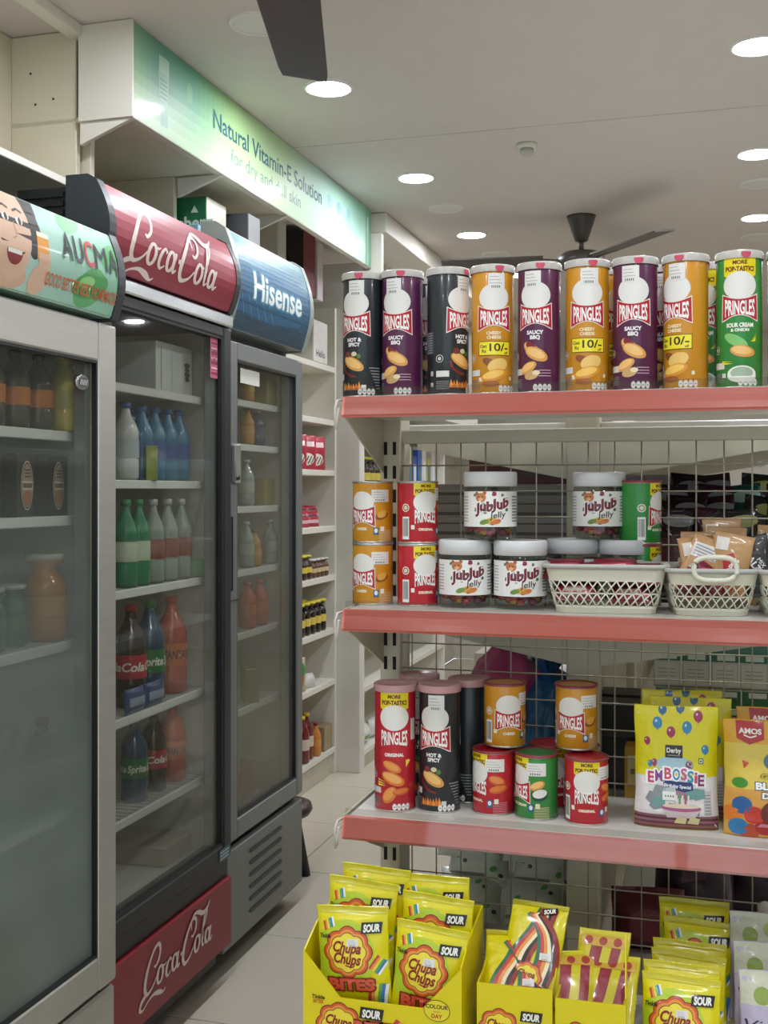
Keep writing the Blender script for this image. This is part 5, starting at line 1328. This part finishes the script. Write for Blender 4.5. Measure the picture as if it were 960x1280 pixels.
tr = Proto(mk_box('drinks_tray', 'tray', .24, .2, .05, '#a8a498')); rowpx(tr, LB, -.21, (190,), .378, 'grey tray on the floor of the second fridge', None, (0, 0, PI/2))
# third fridge
am = Proto(mk_bottle('amber_bottle', 'bottle', .024, .12, '#b8862e', '#8a6a3a', '#c89a4a'))
rowpx(am, LC, -.10, (309,), 1.705, 'amber bottle at the top left of the third fridge')
rowpx(am, LC, -.10, (309,), 1.565, 'amber bottle on the second shelf of the third fridge')
tn = Proto(mk_box('tan_box', 'carton', .14, .07, .09, '#a59a62')); rowpx(tn, LC, -.12, (332,), 1.705, 'tan carton on the top shelf of the third fridge', None, T_ := (0, 0, PI/2))
pu = Proto(mk_bottle('purple_bottle', 'bottle', .029, .12, '#4a4a68', '#d0d0d0', '#5a5a7a')); rowpx(pu, LC, -.10, (321,), 1.565, 'blue grey bottle with a white cap in the third fridge')
ol = Proto(mk_box('olive_pack', 'carton', .17, .08, .09, '#9a8f48')); rowpx(ol, LC, -.13, (329,), 1.367, 'olive pack on the middle shelf of the third fridge', None, T_)
wc = Proto(mk_bottle('clear_bottle', 'bottle', .026, .15, '#98a59d', '#b9c4be', '#b0b8b0'))
rowpx(wc, LC, -.095, (308,), 1.367, 'short clear bottle left of the olive pack in the third fridge')
rowpx(wc, LC, -.10, (308, 338), 1.166, 'short clear bottle in the third fridge', 'short clear bottles in the third fridge')
rowpx(am, LC, -.10, (318,), 1.166, 'amber bottle beside the clear ones in the third fridge')
ra = Proto(mk_bottle('orange_drink', 'bottle', .03, .15, '#c0502a', '#c0502a', '#cc6a2a')); rowpx(ra, LC, -.10, (309, 324), .967, 'orange bottle in the third fridge', 'orange bottles in the third fridge')
gy = Proto(mk_box('green_yellow_pack', 'carton', .09, .05, .11, '#7f8a3a', Pr().rect(-.03, .03, .02, .09, '#b0a44a', 1).rect(-.02, .02, .04, .06, '#4a6a2a', 2)))
rowpx(gy, LC, -.10, (312,), .726, 'green and yellow pack low in the third fridge')
rp = Proto(mk_bag('red_pack', 'pack', .10, .12, .05, '#8a3a30', None, seed=63)); rowpx(rp, LC, -.11, (309,), .395, 'red pack at the bottom of the third fridge', None, T_)
tnb = Proto(mk_box('beige_box', 'carton', .13, .10, .10, '#a89a72')); rowpx(tnb, LC, -.15, (326,), .395, 'beige carton at the bottom of the third fridge', None, T_)

# ================================================================== BOXES OVER THE FRIDGES AND ON THE WALL SHELVES
T2 = (0, 0, PI/2)
p = Pr(); p.text('carlsberg', .0, .065, .030, '#cfe0d2', 1, w=.15, bold=.03); p.poly([(-.02, .10), (0, .135), (.02, .10)], '#cfe0d2', 1)
def carton(label, x, y, z, w_, d, h, col, side=None, prt=None, rz=0, cat='carton'):
    t = thing('cardboard_carton', label, cat, (x, y, z), rz)
    MB().box(-w_/2, w_/2, -d/2, d/2, 0, h, .002).build('box_body', M('pk_'+col.strip('#'), col, .5, coat=.1), t)
    if side: MB().box(w_/2+.0003, w_/2+.0013, -d/2+.002, d/2-.002, .002, h-.002).build('side_panel', M('pk_'+side.strip('#'), side, .55, var=.15, scale=20), t)
    if prt: prt.build('box_print', cardp, t, lambda x_, y_, l: (x_, -d/2-.0006-l*EPS, y_))
    return t
ROOF = 1.9205
carton('green beer carton with a white side, standing on top of the third fridge', -1.677, 3.375, ROOF, .246, .15, .425, '#1f6a42', '#c9c8b8', Pr().text('carlsberg', .045, .345, .040, '#cfe0d2', 1, w=.20, bold=.03).poly([(.07, .375), (.083, .398), (.096, .375)], '#cfe0d2', 1))
carton('pale blue carton in front of the green beer carton on the third fridge', -1.56, 3.20, ROOF, .10, .10, .30, '#7fb0bc')
carton('dark grey carton with pale side, right of the green beer carton', -1.577, 3.55, ROOF, .16, .10, .415, '#3c3c40', '#8a898c')
carton('white carton standing on the wall shelving beside a black one', -1.905, 4.70, 2.3305, .11, .10, .27, '#c9c6be', '#d4d2cc')
carton('black carton with a red edge on top of the wall shelving', -1.92, 5.05, 2.3305, .14, .16, .29, '#241d1f', '#7a2f38')
carton('tall white carton with print beside the black one on the wall shelving', -1.90, 5.20, 2.3305, .10, .08, .28, '#d9d6d2', '#d8c9cc')
p = Pr(); p.text('Hello', .03, .03, .026, '#3a3a3c', 1, w=.10, bold=.01)
hb = carton('white carton lettered in black on the top wall shelf', -1.935, 5.22, 2.032, .16, .20, .20, '#cbc6bc', '#d6d2cb', None)
Pr().text('Hello', .0, .045, .035, '#3a3a3c', 1, w=.12, bold=.01).build('box_print', cardp, hb, lambda x_, y_, l: (.0815+l*EPS, x_, y_))
Z = ZS
GW = 'goods on the wall shelving'
p = Pr(); p.rect(-.07, .07, 0, .16, '#b02a3c', 0); p.ell(0, .05, .05, .03, '#e3dcd2', 1).rect(-.05, .05, .11, .135, '#e6c9cc', 1)
for k in range(5): p.stroke([(-.05+.02*k, .03), (-.03+.02*k, .065)], .006, '#3a1a1a', 2)
rbag = Proto(mk_bag('red_snack_bag', 'bag', .14, .165, .05, '#a8283a', p, seed=71))
for k, y in enumerate((5.0, 5.13, 5.26)): rbag.put((-1.905, y, Z[5]), (0, 0, PI/2-.6), 'red snack bag on the wall shelf beside the third fridge, %s from the left' % ('first', 'second', 'third', 'fourth', 'fifth', 'sixth', 'seventh')[k], 'red snack bags on the wall shelf')
rsm = Proto(mk_bag('red_candy_pack', 'pack', .10, .075, .04, '#a8243a', Pr().rect(-.048, .048, .004, .070, '#a8243a', 0).rect(-.04, .04, .015, .03, '#d9b0b4', 1).rect(-.03, .03, .045, .055, '#3a1a1a', 1), seed=73))
for k in range(6): rsm.put((-1.90-.03*(k % 2), 4.93+.075*k, Z[4]+(.03 if k % 2 else 0)), (-.3, 0, PI/2-.4), 'red sweet pack in the low heap on the wall shelf, %s from the left' % ('first', 'second', 'third', 'fourth', 'fifth', 'sixth', 'seventh')[k], 'red sweet packs on the wall shelf')
def mk_sauce(h, cap, body, lab, r=.028):
    return mk_bottle('sauce_jar', 'jar', r, h, body, cap, lab, neck=.85)
jy = Proto(mk_sauce(.115, '#d8cc2a', '#3a2416', '#d8c24a', .030)); jw = Proto(mk_sauce(.09, '#d0ccc2', '#5a3a22', '#c9b48a', .026)); jb = Proto(mk_sauce(.155, '#d8c43a', '#1f1612', '#d9c05a', .027))
for k in range(4): jy.put((-1.885, 4.90+.066*k, Z[3]), T2, 'yellow-lidded sauce jar in the upper jar row on the wall shelf, %s from the left' % ('first', 'second', 'third', 'fourth', 'fifth', 'sixth', 'seventh')[k], 'yellow lidded jars')
for k in range(4): jw.put((-1.885, 5.17+.06*k, Z[3]), T2, 'pale-lidded jar at the right of the upper jar row, %s from the left' % ('first', 'second', 'third', 'fourth', 'fifth', 'sixth', 'seventh')[k], 'pale lidded jars')
for k in range(7): jb.put((-1.885, 4.86+.075*k, Z[2]), T2, 'black sauce bottle, front row on the wall shelf, %s from the left' % ('first', 'second', 'third', 'fourth', 'fifth', 'sixth', 'seventh')[k], 'black sauce bottles')
for k in range(5): jb.put((-1.945, 4.88+.08*k, Z[2]), T2, 'black sauce bottle in the second row on the wall shelf, %s from the left' % ('first', 'second', 'third', 'fourth', 'fifth', 'sixth', 'seventh')[k], 'second row of sauce bottles')
p = Pr(); p.ell(0, .06, .05, .05, '#b0562a', 1).ell(.01, .11, .05, .04, '#3f8a3a', 2)
veg = Proto(mk_bag('noodle_bag', 'bag', .15, .16, .06, '#b9a884', p, seed=75)); veg.put((-1.90, 4.97, Z[1]), (0, 0, PI/2-.5), 'clear bag with green and orange print on the low wall shelf')
wbag = Proto(mk_bag('white_bag', 'bag', .16, .07, .05, '#c9c6c2', None, seed=77)); wbag.put((-1.885, 5.10, Z[1]), (-.3, 0, PI/2-.3), 'white plastic bag lying on the low wall shelf')
rb = Proto(mk_bottle('ketchup_bottle', 'bottle', .034, .22, '#6a1418', '#d0b42a', '#c9b8a8'))
for k in range(4): rb.put((-1.885-.01*(k % 2), 4.88+.085*k, Z[0]), T2, 'red sauce bottle with a yellow cap on the bottom wall shelf, %s from the left' % ('first', 'second', 'third', 'fourth', 'fifth', 'sixth', 'seventh')[k], 'red sauce bottles')
rk = Proto(mk_bottle('ketchup_bottle', 'bottle', .026, .16, '#c07a2a', '#8a1a22', '#c9863a')); rk.put((-1.875, 5.21, Z[0]), T2, 'orange sauce bottle at the end of the red bottles')
carton('small brown carton at the end of the bottom wall shelf', -1.93, 5.35, Z[0], .14, .12, .12, '#8a7a5e', '#9a8a6c')
# far unit past the pillar: a few jars and packs
fj = Proto(mk_sauce(.17, '#c9b83a', '#3a3022', '#c0b04a', .035))
for k in range(5): fj.put((-1.79, 5.62+.09*k, 1.42), T2, 'dark yellow-capped jar on the shelving past the pillar, %s from the left' % ('first', 'second', 'third', 'fourth', 'fifth', 'sixth', 'seventh')[k], 'jars past the pillar')
fb_ = Proto(mk_box('grey_pack', 'pack', .12, .08, .10, '#8f9090', Pr().rect(-.05, .0, .02, .08, '#3a3f44', 1).rect(.01, .05, .02, .06, '#d4d4d0', 1)))
for k in range(5): fb_.put((-1.79, 5.66+.16*k, .72), T2, 'grey pack on the far shelving past the pillar, %s from the left' % ('first', 'second', 'third', 'fourth', 'fifth', 'sixth', 'seventh')[k], 'grey packs past the pillar')
for k in range(4): fb_.put((-1.79, 5.7+.17*k, 1.02), T2, 'grey pack on the upper far shelf past the pillar, %s from the left' % ('first', 'second', 'third', 'fourth', 'fifth', 'sixth', 'seventh')[k], 'upper grey packs past the pillar')
for k, (c_, n_) in enumerate((('#d8d8d2', 'white'), ('#2f8a5a', 'green'), ('#d9d2b0', 'cream'), ('#2a4a9a', 'blue'), ('#2f5fb0', 'bright blue'), ('#e0ddd8', 'tall white'), ('#b9b04a', 'yellow'), ('#c9c6c0', 'pale'))):
    bx_ = mk_box('tall_pack', 'pack', .09, .08, .20+.04*(k % 3), c_, Pr().rect(-.03, .03, .05, .15, '#d4dce0' if k % 2 else '#3a6a7a', 1))(); bx_.location = (-1.80, 6.30+.115*k, 1.4205); bx_.rotation_euler = T2
    bx_['label'] = '%s tall pack on the farthest wall shelf, seen through the wire mesh' % n_; bx_['group'] = 'tall packs on the farthest shelf'
wr_ = Proto(mk_bag('tissue_bag', 'bag', .15, .10, .08, '#d2d2cc', Pr().rect(-.05, .02, .03, .05, '#6a9a5a', 1), seed=79))
for k in range(3): wr_.put((-1.79, 5.68+.18*k, .10), T2, 'white bag on the bottom far shelf past the pillar, %s from the left' % ('first', 'second', 'third', 'fourth', 'fifth', 'sixth', 'seventh')[k], 'white bags past the pillar')

# ================================================================== GOODS SEEN THROUGH THE MESH (on the run behind)
ZA, ZB_, ZC_, ZD_ = 1.20, .845, .53, 1.545
# left side, middle level: grey flat boxes in piles
gx = Proto(mk_box('grey_flat_box', 'carton', .15, .16, .038, '#8f8b85', Pr().rect(-.05, .06, .016, .022, '#55504c', 1)))
for c in range(2):
    for k in range(6): gx.put((-.505+.165*c, 2.28, ZA+.0385*k), (0, 0, .03*(-1)**k), 'grey flat box behind the jars, %s pile, %s from the bottom' % (('left', 'right')[c], ('first', 'second', 'third', 'fourth', 'fifth', 'sixth')[k]), 'grey flat boxes behind the mesh')
lb_ = Proto(mk_box('pale_carton', 'carton', .14, .16, .05, '#a8a0aa', Pr().rect(-.06, .05, .02, .026, '#6a6470', 1)))
for k in range(5): lb_.put((-.15+.02*(k % 2), 2.62, ZA+.0505*k), (0, 0, .02), 'pale lilac carton right of the central post, %s from the bottom' % ('first', 'second', 'third', 'fourth', 'fifth')[k], 'pale lilac cartons')
rd = Proto(mk_box('red_brown_box', 'carton', .26, .2, .10, '#7a4038', Pr().rect(-.12, .12, .02, .03, '#5a2a26', 1).rect(-.12, .12, .05, .058, '#5a2a26', 1)))
for k in range(3): rd.put((-.42, 2.66, ZA+.10*k), (0, 0, 0), 'red brown carton behind the grey flat boxes, %s of the pile' % ('bottom', 'middle', 'top')[k], 'red brown cartons')
# left side, low level: pink and blue bags; bottom: white and green packs
def crumpled(name, label, col, loc, rx, ry, hz, seed):
    "a full, creased plastic bag standing on the shelf"
    q = random.Random(seed); K = [(Vector((q.uniform(-1, 1), q.uniform(-1, 1), q.uniform(-1, 1)))*q.uniform(2, 7), q.uniform(0, 6)) for _ in range(9)]
    t = thing(name, label, 'bag', loc); m = MB()
    bmesh.ops.create_icosphere(m.b, subdivisions=5, radius=1)
    for v in m.b.verts:
        d = v.co.copy(); f = sum(1-2*abs(math.sin(k.dot(d)+p_)) for k, p_ in K)/9
        r_ = 1+.22*f; v.co = Vector((d.x*rx*r_, d.y*ry*r_, max(0, hz/2+d.z*hz/2*r_)))
    m.build('bag_body', M('plastic_'+col.strip('#'), col, .25, coat=.5, var=.12, bump=.3, bscale=30), t, smooth=True)
    m = MB()
    for k in range(5):
        a = 2*PI*k/5; m.b.faces.new([m.b.verts.new((.012*math.cos(a), .012*math.sin(a), hz*.96)), m.b.verts.new((.012*math.cos(a+1.2), .012*math.sin(a+1.2), hz*.96)), m.b.verts.new((.034*math.cos(a+.9), .034*math.sin(a+.9), hz+.022)), m.b.verts.new((.030*math.cos(a), .030*math.sin(a), hz+.016))])
    m.build('tied_neck', MATS['plastic_'+col.strip('#')], t)
crumpled('pink_bag', 'pink glossy bag behind the wire mesh, left of the blue ones', '#d85a90', (PX(632, 2.31), 2.31, ZB_), .092, .075, .265, 3)
crumpled('blue_bag', 'blue glossy bag behind the mesh, beside the central post', '#2a74b0', (PX(684, 2.30), 2.30, ZB_), .062, .065, .215, 5)
crumpled('blue_bag', 'second blue glossy bag deeper behind the mesh', '#2a74b0', (-.36, 2.56, ZB_), .075, .075, .18, 8)
gp = Proto(mk_box('beige_stack', 'carton', .14, .18, .06, '#b5ab98', Pr().rect(-.06, .06, .01, .02, '#8f877a', 1)))
for k in range(3): gp.put((-.50, 2.8, ZB_+.0605*k), (0, 0, 0), 'beige carton left of the pink bag, %s of the pile' % ('bottom', 'middle', 'top')[k], 'beige cartons behind the mesh')
p = Pr()
for cx, cy in ((-.035, .05), (.02, .075), (.04, .03)): p.ell(cx, cy, .008, .005, '#5fae60', 1, rot=.5).ell(cx+.014, cy-.010, .005, .004, '#4a5a52', 1)
p.rect(-.06, .02, .014, .02, '#8a9490', 1)
ti = Proto(mk_bag('tissue_pack', 'pack', .13, .105, .085, '#dbe2dd', p, seed=85, wr=.003))
n = 0
for c in range(2):
    for k in range(4):
        ti.put((-.495+.135*c+.01*(k % 2), 2.30+.03*(k % 2), ZC_+.004+.066*k), (-.5, 0, .05*(-1)**k), 'white leaf-printed pack behind the mesh, %s pile, %s from the bottom' % (('left', 'right')[c], ('first', 'second', 'third', 'fourth')[k]), 'white and green packs'); n += 1
# right side: dark glossy snack packets, green and white boxes, yellow cartons, dark packs
dk = [Proto(mk_bag('dark_snack_packet', 'bag', .078, .185, .03, c, Pr().poly([(-.04, .05), (.03, .06), (.045, .12), (-.03, .13)], c2, 1).ell(.01, .16, .03, .012, c3, 1), seed=s_, wr=.004, rough=.16, metal=.6)) for c, c2, c3, s_ in
      (('#2a1520', '#5a2030', '#8a8a90', 91), ('#1c1c22', '#3a3a44', '#9a9a52', 92), ('#3a1424', '#6a2a3a', '#7a7f86', 93), ('#145a50', '#2a8a7a', '#9fc0b8', 94))]
LBD = ['dark maroon glossy packet hanging behind the baskets', 'black glossy packet hanging behind the baskets', 'wine red glossy packet hanging behind the baskets', 'teal glossy packet near the right edge behind the baskets']
ROWN = ['front row', 'second row', 'third row', 'back row']
for k in range(16):
    rw, c = divmod(k, 4); y = 2.19+.085*rw; px = 842+46*c+12*(rw % 2)
    v = 3 if (rw, c) in ((0, 3), (2, 2)) else (k*2+rw) % 3
    dk[v].put((PX(px, y), y, ZA+.002+.022*rw), (-.08, .10*math.sin(k*2.3), .25*math.sin(k)), '%s behind the baskets, %s, %s from the left' % (('maroon glossy packet', 'black glossy packet', 'wine red glossy packet', 'teal glossy packet')[v], ROWN[rw], ('first', 'second', 'third', 'fourth')[c]), 'glossy packets hanging behind the baskets')
p = Pr(); p.rect(-.0245, .0245, .050, .098, '#2a6a4a', 1); p.rect(-.014, .018, .053, .063, '#d5dcd2', 2); p.rect(-.014, .018, .086, .096, '#d5dcd2', 2); p.rect(-.022, .022, .006, .046, '#cfcdc2', 2); p.rect(-.0245, .0245, .0, .003, '#8a8778', 1)
for k in range(4): p.rect(-.016, .016, .012+.007*k, .0145+.007*k, '#a9a79c', 3)
gbx = Proto(mk_box('green_white_box', 'carton', .050, .04, .10, '#c6c2b4', p))
NT = ['first', 'second', 'third', 'fourth', 'fifth', 'sixth', 'seventh', 'eighth']
for rw, rn in enumerate(('bottom', 'middle', 'top')):
    for k in range(5):
        px = 834+36*k+3*(rw % 2); y = 2.25+.004*rw
        gbx.put((PX(px, y), y, ZB_+.1005*rw), (0, 0, .02*(-1)**(k+rw)), 'green and white box behind the mesh, %s row, %s from the left' % (rn, NT[k]), 'green and white boxes')
ylb = Proto(mk_box('yellow_carton', 'carton', .062, .05, .10, '#c0962e', Pr().rect(-.025, .025, .03, .085, '#d3c394', 1).rect(-.02, .015, .05, .06, '#8a7a52', 2)))
for k in range(4):
    ylb.put((PX(803+44*k, 2.18), 2.18, ZB_), (0, 0, 0), 'yellow carton just behind the mesh, %s from the left' % NT[k], 'yellow cartons behind the mesh')
blk = Proto(mk_box('black_pack', 'pack', .09, .09, .16, '#26262a', Pr().rect(-.03, .03, .1, .11, '#4a4a50', 1)))
for k in range(2): blk.put((PX(775, 2.28+.12*k), 2.28+.12*k, ZB_), (0, 0, 0), ('front', 'rear')[k]+' black pack right of the central post behind the mesh', 'black packs behind the mesh')
pkd = Proto(mk_bag('pink_pouch', 'bag', .14, .12, .09, '#6a2438', Pr().ell(0, .06, .04, .03, '#8a3a50', 1), seed=95, wr=.005))
pkd.put((-.135, 2.27, ZC_), (0, 0, .1), 'dull pink pouch low behind the mesh, right of the central post')
pud = Proto(mk_bag('plum_packet', 'bag', .16, .24, .07, '#2f1826', Pr().poly([(-.03, .1), (.02, .11), (.03, .15), (-.02, .16)], '#5a3a4a', 1), seed=97, wr=.005))
for k in range(2): pud.put((-.05+.125*k, 2.40+.09*(k % 2), ZC_), (-.05, 0, .1*(-1)**k), 'dark plum packet low behind the mesh, %s from the left' % NT[k], 'plum packets behind the mesh')
